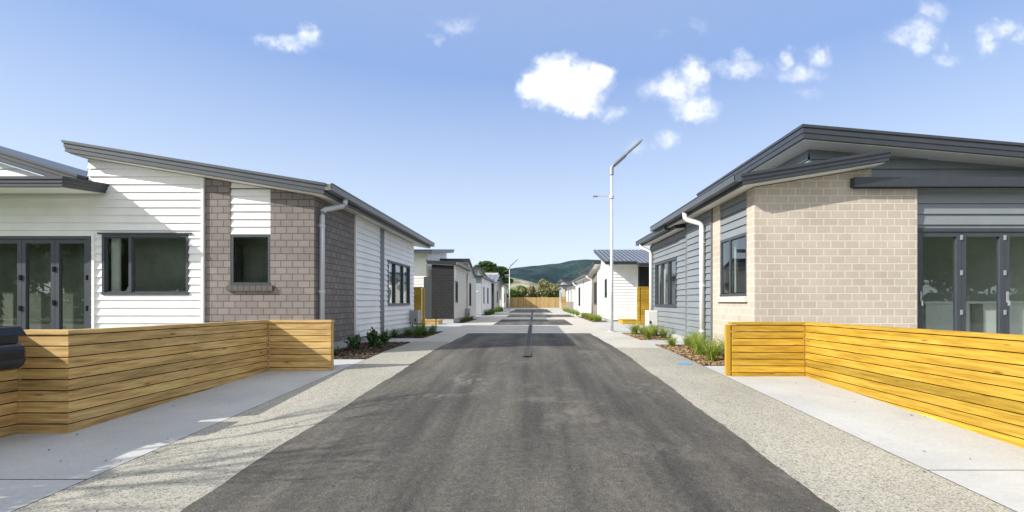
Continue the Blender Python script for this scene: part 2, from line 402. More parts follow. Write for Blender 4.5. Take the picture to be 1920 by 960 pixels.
# ------------------------------------------------------------------ building helpers
def clip_top(poly, s0, z0, s1, z1):
    out = []
    def inside(p): return p[1] <= z0 + (z1 - z0) * (p[0] - s0) / (s1 - s0) + 1e-9
    for i in range(len(poly)):
        a, b = poly[i], poly[(i + 1) % len(poly)]
        ia, ib = inside(a), inside(b)
        if ia: out.append(a)
        if ia != ib:
            fa = z0 + (z1 - z0) * (a[0] - s0) / (s1 - s0) - a[1]; fb = z0 + (z1 - z0) * (b[0] - s0) / (s1 - s0) - b[1]
            t = fa / (fa - fb); out.append((a[0] + t * (b[0] - a[0]), a[1] + t * (b[1] - a[1])))
    return out
def sheet(mb, o, d, n, Ln, z0, z1, holes=(), top=None, board=0, proud=.02, reveal=.09):
    zt = max(top) if top else z1
    S = sorted({0, Ln} | {h[i] for h in holes for i in (0, 1) if 0 < h[i] < Ln})
    Z = {z0, zt} | {h[i] for h in holes for i in (2, 3) if z0 < h[i] < zt}
    lines = set()
    if board:
        z = z0
        while z < zt - .02: lines.add(round(z, 5)); z += board
        Z |= lines
    Z = sorted(Z)
    zz = [Z[0]]
    for q in Z[1:]:
        if q - zz[-1] > 1e-4: zz.append(q)
    def P(s, z, off): return (o[0] + d[0] * s + n[0] * off, o[1] + d[1] * s + n[1] * off, z)
    for a, b in zip(S[:-1], S[1:]):
        for c, e in zip(zz[:-1], zz[1:]):
            if any(h[0] - 1e-6 <= a and b <= h[1] + 1e-6 and h[2] - 1e-6 <= c and e <= h[3] + 1e-6 for h in holes): continue
            pl = [(a, c), (b, c), (b, e), (a, e)]
            if top: pl = clip_top(pl, 0, top[0], Ln, top[1])
            if len(pl) < 3: continue
            if board:
                k = math.floor((c - z0) / board + 1e-4); zk = z0 + k * board
                off = lambda z: proud * (1 - (z - zk) / board)
            else: off = lambda z: 0
            mb.poly([P(s, z, off(z)) for s, z in pl], [(s + o[0] * abs(d[0]) + o[1] * abs(d[1]), z) for s, z in pl])
            if board and any(abs(c - q) < 1e-4 for q in lines):
                lo = [q for q in pl if abs(q[1] - c) < 1e-4]
                if len(lo) >= 2:
                    a_, b_ = min(q[0] for q in lo), max(q[0] for q in lo)
                    mb.poly([P(a_, c, 0), P(b_, c, 0), P(b_, c, proud), P(a_, c, proud)])
    for h in holes:
        r = -reveal
        a, b, c, e = h
        a = max(a, 0); b = min(b, Ln)
        e = min(e, zt)
        if top: e = min(e, top[0] + (top[1] - top[0]) * a / Ln, top[0] + (top[1] - top[0]) * b / Ln)
        for q in (((a, c), (a, e)), ((b, c), (b, e)), ((a, c), (b, c)), ((a, e), (b, e))):
            (s1, q1), (s2, q2) = q
            mb.poly([P(s1, q1, .0), P(s2, q2, .0), P(s2, q2, r), P(s1, q1, r)],
                    [(s1, q1), (s2, q2), (s2 + .09, q2), (s1 + .09, q1)])
def obox(mb, o, d, n, s0, s1, z0, z1, f0, f1):
    def P(s, f, z): return (o[0] + d[0] * s + n[0] * f, o[1] + d[1] * s + n[1] * f, z)
    mb.hexa([P(s0, f0, z0), P(s1, f0, z0), P(s1, f1, z0), P(s0, f1, z0), P(s0, f0, z1), P(s1, f0, z1), P(s1, f1, z1), P(s0, f1, z1)])
def window(parent, o, d, n, s0, s1, z0, z1, mull=(), name='window', fw=.05, sill=None, inset=-.05, out=.024, sash=.018, label=None):
    mb = MB()
    obox(mb, o, d, n, s0, s1, z1 - fw, z1, inset, out); obox(mb, o, d, n, s0, s1, z0, z0 + fw, inset, out + .012)
    obox(mb, o, d, n, s0, s0 + fw, z0 + fw, z1 - fw, inset, out); obox(mb, o, d, n, s1 - fw, s1, z0 + fw, z1 - fw, inset, out)
    edges = [s0 + fw] + [s0 + (s1 - s0) * m for m in mull] + [s1 - fw]
    for m in edges[1:-1]: obox(mb, o, d, n, m - .025, m + .025, z0 + fw, z1 - fw, inset, out - .004)
    for i, (a, b) in enumerate(zip(edges[:-1], edges[1:])):      # slimmer sash just behind the frame
        a += .025 if i else 0; b -= .025 if i < len(edges) - 2 else 0
        c, e = z0 + fw, z1 - fw
        for q in ((a, b, e - sash, e), (a, b, c, c + sash), (a, a + sash, c + sash, e - sash), (b - sash, b, c + sash, e - sash)):
            obox(mb, o, d, n, q[0], q[1], q[2], q[3], inset + .012, out - .02)
    w = mb.build(name, 'frame', parent)
    pm = MB()
    for i, (a, b) in enumerate(zip(edges[:-1], edges[1:])):
        P = lambda s, z: (o[0] + d[0] * s + n[0] * (-.025), o[1] + d[1] * s + n[1] * (-.025), z)
        pm.poly([P(a, z0 + fw), P(b, z0 + fw), P(b, z1 - fw), P(a, z1 - fw)])
    pm.build('pane', 'glass', w)
    if sill:
        sb = MB(); k = s0 - .04
        while k < s1 + .03:
            e = min(k + .098, s1 + .06); obox(sb, o, d, n, k, e, z0 - .10, z0 - .004, -.02, .05); k += .105
        sb.build('sill', sill, w)
    return w
def slab(parent, x0, x1, y0, y1, zf, t, mat='charcoal', soffit='cream', name='roof', sheet_t=.045, lip=.03, ribs=None):
    """sloping roof: thin top sheet overhanging a deeper fascia, with a painted soffit under it"""
    mb = MB()
    def hx(a, b, c, e, up, dn):
        mb.hexa([(a, c, zf(a, c) - dn), (b, c, zf(b, c) - dn), (b, e, zf(b, e) - dn), (a, e, zf(a, e) - dn),
                 (a, c, zf(a, c) - up), (b, c, zf(b, c) - up), (b, e, zf(b, e) - up), (a, e, zf(a, e) - up)])
    hx(x0, x1, y0, y1, 0, sheet_t)
    hx(x0 + .018, x1 - .018, y0 + .018, y1 - .018, sheet_t, sheet_t + .5 * (t - sheet_t))
    hx(x0 + lip, x1 - lip, y0 + lip, y1 - lip, sheet_t + .5 * (t - sheet_t), t)
    r = mb.build(name, mat, parent)
    if ribs:
        rb = MB(); x = x0 + .1
        while x < x1 - .05:
            rb.hexa([(x, y0, zf(x, y0) - .002), (x + .05, y0, zf(x, y0) - .002), (x + .05, y1, zf(x, y1) - .002), (x, y1, zf(x, y1) - .002),
                     (x + .012, y0, zf(x, y0) + .032), (x + .038, y0, zf(x, y0) + .032), (x + .038, y1, zf(x, y1) + .032), (x + .012, y1, zf(x, y1) + .032)])
            x += ribs
        rb.build('roof_sheet', mat if mat != 'charcoal' else 'rooflight', r)
    if soffit:
        sb = MB(); e = lip + .04
        a, b, c, q = x0 + e, x1 - e, y0 + e, y1 - e; dn = t + .004; u = .012
        sb.hexa([(a, c, zf(a, c) - dn - u), (b, c, zf(b, c) - dn - u), (b, q, zf(b, q) - dn - u), (a, q, zf(a, q) - dn - u),
                 (a, c, zf(a, c) - dn), (b, c, zf(b, c) - dn), (b, q, zf(b, q) - dn), (a, q, zf(a, q) - dn)])
        sb.build('soffit', soffit, r)
    return r
def gutter(parent, x, side, y0, y1, z, mat='gutter', w=.12, h=.11):
    """box gutter along Y; side=+1 projects to +X"""
    mb = MB(); a, b = (x, x + w * side) if side > 0 else (x - w, x)
    mb.box(a, b, y0, y1, z - h, z - h + .012)
    o_ = b if side > 0 else a; t = .012 * side
    xa, xb = sorted((o_ - t, o_)); mb.box(xa, xb, y0, y1, z - h + .012, z)
    xc, xd = sorted((o_ - t, o_ + .012 * side)); mb.box(xc, xd, y0 + .001, y1 - .001, z, z + .014)
    for yy in (y0, y1 - .012): mb.box(a + .001, b - .001, yy, yy + .012, z - h + .012, z - .004)
    return mb.build('gutter', mat, parent)
def downpipe(parent, pts, r=.045, mat='pipe', clips=()):
    mb = MB(); mb.tube(pts, r, 12)
    p = mb.build('downpipe', mat, parent, smooth=False)
    for pl in p.data.polygons: pl.use_smooth = len(pl.vertices) == 4
    if clips:
        for (x, y, z, sx) in clips:
            cb = MB(); cb.tube([(x, y, z - .02), (x, y, z + .02)], r + .008, 12); cb.box(min(x, x + sx), max(x, x + sx), y - .012, y + .012, z - .015, z + .015)
            cb.build('bracket', mat, p)
    return p
FRONT = ((1, 0), (0, -1)); BACK = ((1, 0), (0, 1)); RIGHT = ((0, 1), (1, 0)); LEFT = ((0, 1), (-1, 0))
def wall(parent, mat, side, o, Ln, z0, z1, holes=(), top=None, board=0, name='wall', proud=.027, reveal=.09):
    mb = MB(); sheet(mb, o, side[0], side[1], Ln, z0, z1, holes, top, board, proud, reveal)
    return mb.build(name, mat, parent)
def trim(parent, mat, x0, x1, y0, y1, z0, z1, name='corner_trim'):
    mb = MB(); mb.box(x0, x1, y0, y1, z0, z1); return mb.build(name, mat, parent)

# ================================================================== white house on the left
H = thing('house', 'white weatherboard house with taupe brick corner and tall sloping roof behind the weathered fence', 'house', (-3.937, 8.15, 0), 'single storey houses along the lane')
F = 8.15; BD = .138; zb = .17
zr = lambda x, y=0: 3.77 - (x + 8.185) * .1634             # main roof top
zs = lambda x: zr(x) - .215                                # soffit level on the walls
fl = FRONT
# front white wall: tall part and part under canopy
o = (-7.97, F)
wall(H, 'white', fl, o, 2.075, zb, 4, [(.25, 1.80, 1.085, 2.164), (-1, .06, .14, 2.136)], (zs(-7.97), zs(-5.895)), BD)
wall(H, 'white', fl, (-13, F), 5.03, zb, 4.5, [(2.3, 5.09, .14, 2.136)], (3.146 + .309 * 5.16 - .2, 3.146 - .2), BD)
trim(H, 'whitetrim', -7.885, -7.84, F - .045, F, zb, 2.18, 'door_trim')
trim(H, 'whitetrim', -5.935, -5.893, F - .04, F + .02, zb, zs(-5.91) - .005)
window(H, o, *fl, .25, 1.80, 1.085, 2.164, (.325,), fw=.045)
mb = MB(); obox(mb, o, *fl, .19, 1.86, 2.17, 2.195, 0, .05); mb.build('flashing', 'frame', H)
# bifold doors
DW = .60
dz0, dz1 = .17, 2.136
dr_ = MB(); od = (-10.5, F)
obox(dr_, od, *fl, -.2, 2.59, dz1 - .055, dz1, -.06, .03); obox(dr_, od, *fl, 2.535, 2.59, dz0, dz1 - .055, -.06, .03); obox(dr_, od, *fl, -.2, 2.59, dz0 - .03, dz0, -.06, .05)
dfr = dr_.build('door_frame', 'frame', H)
for i in range(4):
    a = 2.535 - (i + 1) * DW
    if a < -.1: break
    lb = MB(); b = a + DW - .006; st = .072
    for q in ((a, a + st, dz0, dz1 - .058), (b - st, b, dz0, dz1 - .058), (a + st, b - st, dz1 - .058 - st, dz1 - .058), (a + st, b - st, dz0, dz0 + .14)):
        obox(lb, od, *fl, q[0], q[1], q[2], q[3], -.05, .012)
    leaf = lb.build('door', 'frame', H)
    pm = MB(); P = lambda s, z: (od[0] + s, F + .02, z)
    pm.poly([P(a + st, dz0 + .14), P(b - st, dz0 + .14), P(b - st, dz1 - .058 - st), P(a + st, dz1 - .058 - st)])
    pm.build('pane', 'glass', leaf)
    for zz_ in ((.9, 1.5) if i % 2 else (.8, 1.35)):
        hb = MB(); obox(hb, od, *fl, b - .03, b + .02, zz_, zz_ + .09, .012, .03); hb.build('hinge', 'black', leaf)
    if i == 2:
        kb = MB(); obox(kb, od, *fl, a + .02, a + .05, .98, 1.12, .012, .03); obox(kb, od, *fl, a + .03, a + .16, 1.06, 1.08, .03, .05); kb.build('handle', 'black', leaf)
# brick front with recessed window panel
wall(H, 'bricktaupe', fl, (-5.895, F), 1.958, zb, 4, [(.458, 1.175, 1.257, 3.6)], (zs(-5.895), zs(-3.937)))
wall(H, 'white', fl, (-5.437, F + .03), .717, 2.174, 4, (), (zs(-5.437), zs(-4.72)), BD)
window(H, (-5.437, F), *fl, .0, .717, 1.257, 2.174, (), fw=.05, sill='bricktaupe', inset=-.085, out=-.005)
# brick side and boards
sd = RIGHT; X1 = -3.937; sz = zs(X1)
wall(H, 'bricktaupe', sd, (X1, F), 1.82, zb, sz)
trim(H, 'whitetrim', X1 - .03, X1 + .035, 9.97, 10.02, zb, sz - .005)
wall(H, 'white', sd, (X1, 10.0), 1.60, zb, sz, board=BD, proud=.028)
trim(H, 'trimdark', X1 - .10, X1 - .015, 11.62, 12.02, zb, sz - .005, 'flashing')  # dark strip standing in for shade at the step in the wall
o2 = (X1 - .06, 11.6)
wall(H, 'white', sd, o2, 3.5, zb, sz, [(.80, 2.98, .85, 2.105)], None, BD, proud=.028)
window(H, o2, *sd, .80, 2.98, .85, 2.105, (.3, .66), fw=.05, out=.03)
wall(H, 'white', BACK, (-13, 15.1), 9.0, zb, 4, (), (3.6, zs(X1)), BD)
wall(H, 'white', LEFT, (-7.97, F), 7.0, 2.5, zs(-7.97), board=BD)
wall(H, 'white', LEFT, (-13, F), 7.0, zb, 3.8, board=BD)
mb = MB(); mb.box(-13, X1 - .03, F + .02, 15.06, -.05, zb); mb.box(X1 - .03, X1 - .012, F + .02, 11.6, -.05, zb - .002)
mb.build('foundation', 'plinth', H)
rf = slab(H, -8.185, -3.62, 7.88, 16.1, zr, .19, 'charmid', 'cream')
gutter(H, -3.635, 1, 7.9, 16.1, zr(-3.62) - .01, 'gutter')
# living wing roof and entrance canopy
slab(H, -14, -7.985, 7.95, 15.6, lambda x, y: 3.146 - (x + 7.84) * .309, .19, 'charcoal', 'cream')
slab(H, -14, -7.6, 7.33, F - .01, lambda x, y: 2.99 + (y - 7.33) * .10, .165, 'charcoal', 'cream', name='canopy')
downpipe(H, [(-3.575, 8.62, 2.93), (-3.575, 8.60, 2.80), (-3.60, 8.57, 2.755), (-3.82, 8.36, 2.66), (-3.865, 8.31, 2.61), (-3.87, 8.31, 2.54), (-3.87, 8.31, .03)], .046, 'pipegrey', [(-3.87, 8.31, 2.35, -.08), (-3.87, 8.31, 1.15, -.08)])
# sheets added to brighten the panes, and rooms behind the glass
for bx0, bx1, bz0, bz1 in ((-7.44, -6.2, 1.0, 2.2), (-10.6, -7.95, .2, 2.12), (-5.42, -4.76, 1.1, 2.2)):
    mb = MB(); mb.box(bx0, bx1, F + .34, F + .343, bz0, bz1)
    mb.build('added_backing', 'added_backing', H)
mb = MB()
mb.poly([(-13, F + 3.6, zb), (X1 - .3, F + 3.6, zb), (X1 - .3, F + 3.6, 2.6), (-13, F + 3.6, 2.6)])
mb.poly([(-7.95, F + .9, zb), (-7.95, F + 3.6, zb), (-7.95, F + 3.6, 2.6), (-7.95, F + .9, 2.6)])
mb.poly([(-5.7, F + .1, zb), (-5.7, F + 3.6, zb), (-5.7, F + 3.6, 2.6), (-5.7, F + .1, 2.6)])
mb.poly([(-6.5, F + 3.62, zb), (-6.5, 15, zb), (-6.5, 15, 2.6), (-6.5, F + 3.62, 2.6)])
mb.poly([(-13, F + .1, 2.55), (X1 - .1, F + .1, 2.55), (X1 - .1, 15, 2.55), (-13, 15, 2.55)])
iw = mb.build('interior_wall', 'interior', H)
mb = MB(); mb.poly([(-13, F + .1, zb + .004), (X1 - .1, F + .1, zb + .004), (X1 - .1, 15, zb + .004), (-13, 15, zb + .004)]); mb.build('interior_floor', 'carpet', H)
mb = MB()
for i in range(10): mb.box(-7.66 + i * .012, -7.648 + i * .012, F + .10 + .02 * (i % 2), F + .14 + .02 * (i % 2), .6, 2.4)
mb.build('curtain', 'curtain', H); mb = MB()
for i in range(14): mb.box(-4.12 - .03 * (i % 2), -4.09 - .03 * (i % 2), 13.9 + i * .04, 13.94 + i * .04, .4, 2.3)
mb.build('curtain', 'curtain', H); mb = MB()
for i in range(14): mb.box(-4.12 - .03 * (i % 2), -4.09 - .03 * (i % 2), 12.45 + i * .04, 12.49 + i * .04, .4, 2.3)
mb.build('curtain', 'curtain', H)

# ================================================================== beige brick house on the right
H2 = thing('house', 'beige brick and blue grey weatherboard house behind the bright yellow fence', 'house', (3.59, 7.4, 0), 'single storey houses along the lane')
F2 = 7.4; XB = 3.59; zb2 = .12; BD2 = .143
zq = lambda x, y=0: 2.968 + .162 * (x - 3.24)
zqs = lambda x: zq(x) - .20
wall(H2, 'brickbeige', fl, (XB, F2), 1.90, zb2, 4, (), (zqs(XB), zqs(XB + 1.9)))
wall(H2, 'brickbeige', fl, (XB + 1.90, F2), .747, zb2, 2.80)
wall(H2, 'brickbeige', RIGHT, (6.237, F2), .12, zb2, 2.80)
sl = LEFT
hw = [(.275, 1.375, 1.06, 3.4)]
wall(H2, 'brickbeige', sl, (XB, F2), 1.73, zb2, zqs(XB), hw)
wall(H2, 'greyboard', sl, (XB + .03, F2 + .275), 1.10, 2.14, zqs(XB), board=BD2)
window(H2, (XB, F2), *sl, .275, 1.375, 1.06, 2.14, (.62,), sill='brickbeige', inset=-.085, out=-.005)
trim(H2, 'trimdark', XB - .03, XB + .03, 9.13, 9.17, zb2, zqs(XB) - .005)
wall(H2, 'greyboard', sl, (XB, 9.15), 1.48, zb2, zqs(XB), board=BD2, proud=.028)
trim(H2, 'trimdark', XB + .01, XB + .10, 10.63, 10.80, zb2, zqs(XB) - .005, 'flashing')  # dark strip in place of the shadow in the board recess
o3 = (XB + .08, 10.62)
wall(H2, 'greyboard', sl, o3, 3.58, zb2, 2.70, [(1.01, 3.08, .82, 2.10)], None, BD2, proud=.028)
trim(H2, 'trimdark', XB + .045, XB + .11, 14.2, 14.23, zb2, 2.70)
window(H2, o3, *sl, 1.01, 3.08, .82, 2.10, (.36, .68), out=.03)
mb = MB(); mb.box(XB + .03, 12, F2 + .12, 14.15, -.05, zb2); mb.box(XB - .008, XB + .03, F2 + .02, 14.15, -.05, zb2 - .004); mb.box(XB + .03, 6.23, F2 + .012, F2 + .12, -.05, zb2 - .002)
mb.build('foundation', 'plinth', H2)
wall(H2, 'greyboard', BACK, (XB + .08, 14.2), 8.3, zb2, 2.75, board=BD2)
# door wall
FD = 7.50; od2 = (6.237, FD)
wall(H2, 'greyboard', fl, od2, 5.8, zb2, 2.81, [(.03, 5.0, .10, 2.175)], None, .176, proud=.028)
db = MB()
obox(db, od2, *fl, .03, 4.95, 2.115, 2.175, -.06, .03); obox(db, od2, *fl, .03, .085, .13, 2.115, -.06, .03); obox(db, od2, *fl, .03, 4.95, .10, .13, -.06, .05)
db.build('door_frame', 'frame', H2)
for i in range(4):
    a = .088 + i * .715; b = a + .709; lb = MB(); st = .076
    for q in ((a, a + st, .132, 2.112), (b - st, b, .132, 2.112), (a + st, b - st, 2.112 - st, 2.112), (a + st, b - st, .132, .28)):
        obox(lb, od2, *fl, *q, -.05, .012)
    leaf = lb.build('door', 'frame', H2)
    pm = MB(); P = lambda s, z: (od2[0] + s, FD + .02, z)
    pm.poly([P(a + st, .28), P(b - st, .28), P(b - st, 2.112 - st), P(a + st, 2.112 - st)]); pm.build('pane', 'glass', leaf)
    for zz_ in (.75, 1.4, 1.98):
        hb = MB(); obox(hb, od2, *fl, b - .016, b + .014, zz_, zz_ + .08, .012, .03); hb.build('hinge', 'alu', leaf)
    if i in (0, 2):
        kb = MB(); obox(kb, od2, *fl, a + .02, a + .05, .95, 1.13, .012, .03); obox(kb, od2, *fl, a + .025, a + .045, .90, .98, .03, .06); kb.build('handle', 'alu', leaf)
# roofs
slab(H2, 3.24, 5.6, 7.1, 12.25, zq, .17, 'charcoal', 'cream')
gutter(H2, 3.255, -1, 7.12, 12.25, zq(3.24) - .01, 'charmid')
slab(H2, 3.36, 6.5, 10.9, 14.5, lambda x, y: 2.86 + .08 * (x - 3.36), .13, 'charcoal', 'cream')
gutter(H2, 3.365, -1, 11.3, 14.5, 2.85, 'charcoal')
zu = lambda x, y=0: 3.898 - .087 * (x - 4.43)
slab(H2, 4.43, 12.5, 7.5, 12.4, zu, .22, 'charcoal', 'whitetrim')
wall(H2, 'greyboard', fl, (4.81, 7.95), 7.2, 2.6, 4, (), (zu(4.81) - .23, zu(12) - .23), .17, proud=.028)
wall(H2, 'greyboard', sl, (4.81, 7.95), 4.3, 2.6, zu(4.81) - .24, board=.17, proud=.028)
cn = slab(H2, 5.18, 12.5, 7.355, 7.94, lambda x, y: 2.955 + (y - 7.355) * .08, .13, 'charcoal', 'cream', name='canopy')
mb = MB(); mb.box(5.15, 12.4, 7.292, 7.352, 2.81, 2.82); mb.box(5.15, 12.4, 7.28, 7.292, 2.81, 2.96); mb.box(5.138, 5.15, 7.28, 7.39, 2.81, 2.96); mb.box(5.18, 12.4, 7.353, 7.39, 2.80, 2.824); mb.build('gutter', 'charcoal', H2)
downpipe(H2, [(3.19, 9.62, 2.86), (3.19, 9.6, 2.74), (3.22, 9.58, 2.69), (3.46, 9.5, 2.60), (3.50, 9.49, 2.55), (3.505, 9.49, 2.48), (3.505, 9.49, .02)], .050, 'pipe', [(3.505, 9.49, 2.2, .09), (3.505, 9.49, 1.3, .09), (3.505, 9.49, .35, .09)])
downpipe(H2, [(3.30, 14.1, 2.76), (3.30, 14.08, 2.66), (3.55, 13.95, 2.52), (3.58, 13.94, 2.42), (3.58, 13.94, .02)], .045, 'pipe')
mb = MB()
mb.poly([(XB + .3, F2 + 3.2, zb2), (12, F2 + 3.2, zb2), (12, F2 + 3.2, 2.62), (XB + .3, F2 + 3.2, 2.62)])
mb.poly([(6.0, F2 + .1, zb2), (6.0, F2 + 3.2, zb2), (6.0, F2 + 3.2, 2.62), (6.0, F2 + .1, 2.62)])
mb.poly([(6.2, F2 + 3.21, zb2), (6.2, 14.1, zb2), (6.2, 14.1, 2.62), (6.2, F2 + 3.21, 2.62)])
mb.poly([(XB + .1, F2 + .1, 2.62), (12, F2 + .1, 2.62), (12, 14.1, 2.62), (XB + .1, 14.1, 2.62)])
mb.build('interior_wall', 'interior', H2)
mb = MB(); mb.poly([(XB + .1, F2 + .15, zb2 + .004), (12, F2 + .15, zb2 + .004), (12, 14.1, zb2 + .004), (XB + .1, 14.1, zb2 + .004)]); mb.build('interior_floor', 'carpet', H2)
mb = MB(); mb.box(7.15, 7.95, 8.3, 8.9, zb2 + .01, .93); mb.box(8.2, 11.0, 8.3, 8.9, zb2 + .01, .93); mb.box(7.1, 11.05, 8.26, 8.95, .93, .97); mb.build('added_counter', 'whitetrim', H2)  # white counter added to catch the sun behind the doors
mb = MB()
for i in range(7): mb.box(3.75 + .03 * (i % 2), 3.78 + .03 * (i % 2), 8.42 + i * .04, 8.46 + i * .04, .5, 2.3)
mb.build('curtain', 'curtain', H2); mb = MB()
for i in range(8): mb.box(3.83 + .03 * (i % 2), 3.86 + .03 * (i % 2), 13.3 + i * .04, 13.34 + i * .04, .5, 2.3)
mb.build('curtain', 'curtain', H2); mb = MB()
for i in range(8): mb.box(3.83 + .03 * (i % 2), 3.86 + .03 * (i % 2), 11.7 + i * .03, 11.73 + i * .03, .5, 2.3)
mb.build('curtain', 'curtain', H2)

# ================================================================== houses further down the lane
def house(label, loc): return thing('house', label, 'house', loc, 'single storey houses along the lane')
def body(h, x0, x1, y0, y1, z0, top, mats, holes_side=(), holes_front=(), side='R', boards=None):
    """four walls; top(x,y) is the wall height; mats = (front, side); side wall facing the lane gets holes_side"""
    fm, sm = mats; bd = boards or {}
    wall(h, fm, FRONT, (x0, y0), x1 - x0, z0, 9, holes_front, (top(x0, y0), top(x1, y0)), bd.get(fm, .14 if 'brick' not in fm and fm != 'render' else 0))
    xs_, sd_ = (x1, RIGHT) if side == 'R' else (x0, LEFT)
    wall(h, sm, sd_, (xs_, y0), y1 - y0, z0, 9, holes_side, (top(xs_, y0), top(xs_, y1)), bd.get(sm, .14 if 'brick' not in sm and sm != 'render' else 0))
    xo, so = (x0, LEFT) if side == 'R' else (x1, RIGHT)
    wall(h, sm, so, (xo, y0), y1 - y0, z0, 9, (), (top(xo, y0), top(xo, y1)))
    wall(h, sm, BACK, (x0, y1), x1 - x0, z0, 9, (), (top(x0, y1), top(x1, y1)))
    mb = MB(); mb.box(x0 + .02, x1 - .02, y0 + .02, y1 - .02, -.05, z0); mb.build('foundation', 'plinth', h)
    for a in holes_side: window(h, (xs_, y0), *sd_, *a, (.5,) if a[1] - a[0] > 1 else ())
    for a in holes_front: window(h, (x0, y0), *FRONT, *a, (.5,) if a[1] - a[0] > 1 else ())
# left 2 : white block with charcoal brick bay
h = house('white house with a charcoal brick bay, second on the left side', (-3.56, 20.2, 0))
r1 = lambda x, y: 3.36 + (y - 20.9) * .114
body(h, -9, -5.07, 21.5, 26.4, .12, lambda x, y: r1(x, y) - .2, ('white', 'white'))
slab(h, -9.5, -4.64, 20.8, 26.6, r1, .19, 'charmid', 'cream')
r2 = lambda x, y: 2.72 + (-3.45 - x) * .05
body(h, -4.54, -3.56, 20.2, 24.3, .2, lambda x, y: r2(x, y) - .16, ('brickdark', 'beigeboard'), [(.35, 1.0, .9, 1.9)])
trim(h, 'whitetrim', -3.60, -3.53, 20.26, 20.50, 1.95, 2.55, 'panel')
slab(h, -4.75, -3.42, 20.05, 24.4, r2, .15, 'charcoal', 'cream')
gutter(h, -3.43, 1, 20.05, 24.4, 2.70, 'gutter')
downpipe(h, [(-3.37, 24.1, 2.6), (-3.37, 24.1, 2.5), (-3.50, 24.05, 2.4), (-3.50, 24.05, .05)], .05, 'pipe')
r3 = lambda x, y: 3.27 - (y - 24.45) * .29
body(h, -9, -3.6, 24.75, 28.2, .12, lambda x, y: max(2.3, r3(x, y) - .2), ('palegrey', 'beigeboard'), [(.45, 1.25, .7, 2.0)])
slab(h, -9.2, -3.45, 24.45, 27.1, r3, .17, 'charcoal', 'cream')
mb = MB(); mb.box(-3.9, -3.66, 25.1, 25.9, 1.5, 1.98); mb.build('added_backing', 'orange', h)  # orange panel standing in for a reflection in the window
trim(h, 'frame', -5.06, -4.56, 20.9, 20.96, .16, 2.1, 'door')
# left 3 : pale blue-grey
h = house('pale blue grey fronted house with white lane side, third on the left side', (-3.52, 30.6, 0))
r1 = lambda x, y: 2.68 + (-3.3 - x) * .04
body(h, -8, -3.52, 30.6, 37.5, .1, lambda x, y: r1(x, y) - .16, ('palegrey', 'white'), [(1.0, 1.6, .8, 2.0), (3.6, 4.5, .8, 2.0)])
slab(h, -8.3, -3.38, 30.3, 37.8, r1, .15, 'charcoal', 'cream'); gutter(h, -3.39, 1, 30.3, 37.8, 2.66)
r2 = lambda x, y: 3.32 - (y - 32) * .09
body(h, -8, -3.95, 32, 37.4, 2.4, lambda x, y: r2(x, y) - .15, ('palegrey', 'render'))
slab(h, -8.3, -3.7, 31.7, 37.9, r2, .15, 'charmid', 'cream')
mb = MB(); mb.box(-3.92, -3.74, 30.56, 30.6, 1.58, 1.66); mb.build('house_number_plate', 'whitetrim', h)
trim(h, 'frame', -4.5, -3.98, 30.56, 30.6, .14, 2.1, 'door')
# left 4
h = house('low house with dark front panel and pale sheet roof, fourth on the left side', (-3.5, 41, 0))
r1 = lambda x, y: 2.75 + (y - 40.5) * .22
body(h, -8, -3.62, 41, 46.5, .1, lambda x, y: r1(x, y) - .18, ('brickdark', 'beigeboard'), [(1, 1.9, .8, 2.0), (3.4, 4.4, .8, 2.0)])
slab(h, -8.3, -3.3, 40.4, 44.2, r1, .16, 'rooflight', 'cream', ribs=.5)
r2 = lambda x, y: 2.75
slab(h, -8.3, -3.35, 44.3, 48.6, lambda x, y: 3.1 - (y - 44.3) * .1, .16, 'charcoal', 'cream')
body(h, -8, -3.66, 46.5, 48.3, .1, lambda x, y: 2.45, ('brickbrown', 'brickbrown'))
downpipe(h, [(-3.45, 41.1, 2.6), (-3.5, 41.1, 2.4), (-3.5, 41.1, .05)], .05, 'pipe')
# left 5
h = house('beige house with a pale porch post, last on the left side', (-3.5, 52, 0))
r1 = lambda x, y: 3.0 + (x + 3.3) * .03
body(h, -8, -3.75, 52.5, 61, .1, lambda x, y: r1(x, y) - .18, ('beigeboard', 'white'), [(2, 3.4, .8, 2.0), (5, 6.4, .8, 2.0)], [(2.6, 3.6, .8, 2.1)])
slab(h, -8.3, -3.3, 51.4, 61.4, r1, .17, 'charmid', 'cream')
slab(h, -8.3, -3.9, 53, 61.2, lambda x, y: 3.75 - (y - 53) * .06, .17, 'charcoal', 'cream')
wall(h, 'palegrey', FRONT, (-8, 53.4), 3.9, 2.9, 3.56)
wall(h, 'palegrey', RIGHT, (-4.1, 53.4), 7.6, 2.9, 3.1, top=(3.56, 3.1))
body(h, -8, -4.15, 61.6, 69, .1, lambda x, y: 2.95, ('palegrey', 'palegrey'))
slab(h, -8.3, -3.85, 61.5, 69.3, lambda x, y: 3.15, .17, 'charcoal', 'cream')
trim(h, 'cream', -3.65, -3.40, 51.6, 51.85, 0, 2.83, 'porch_post')
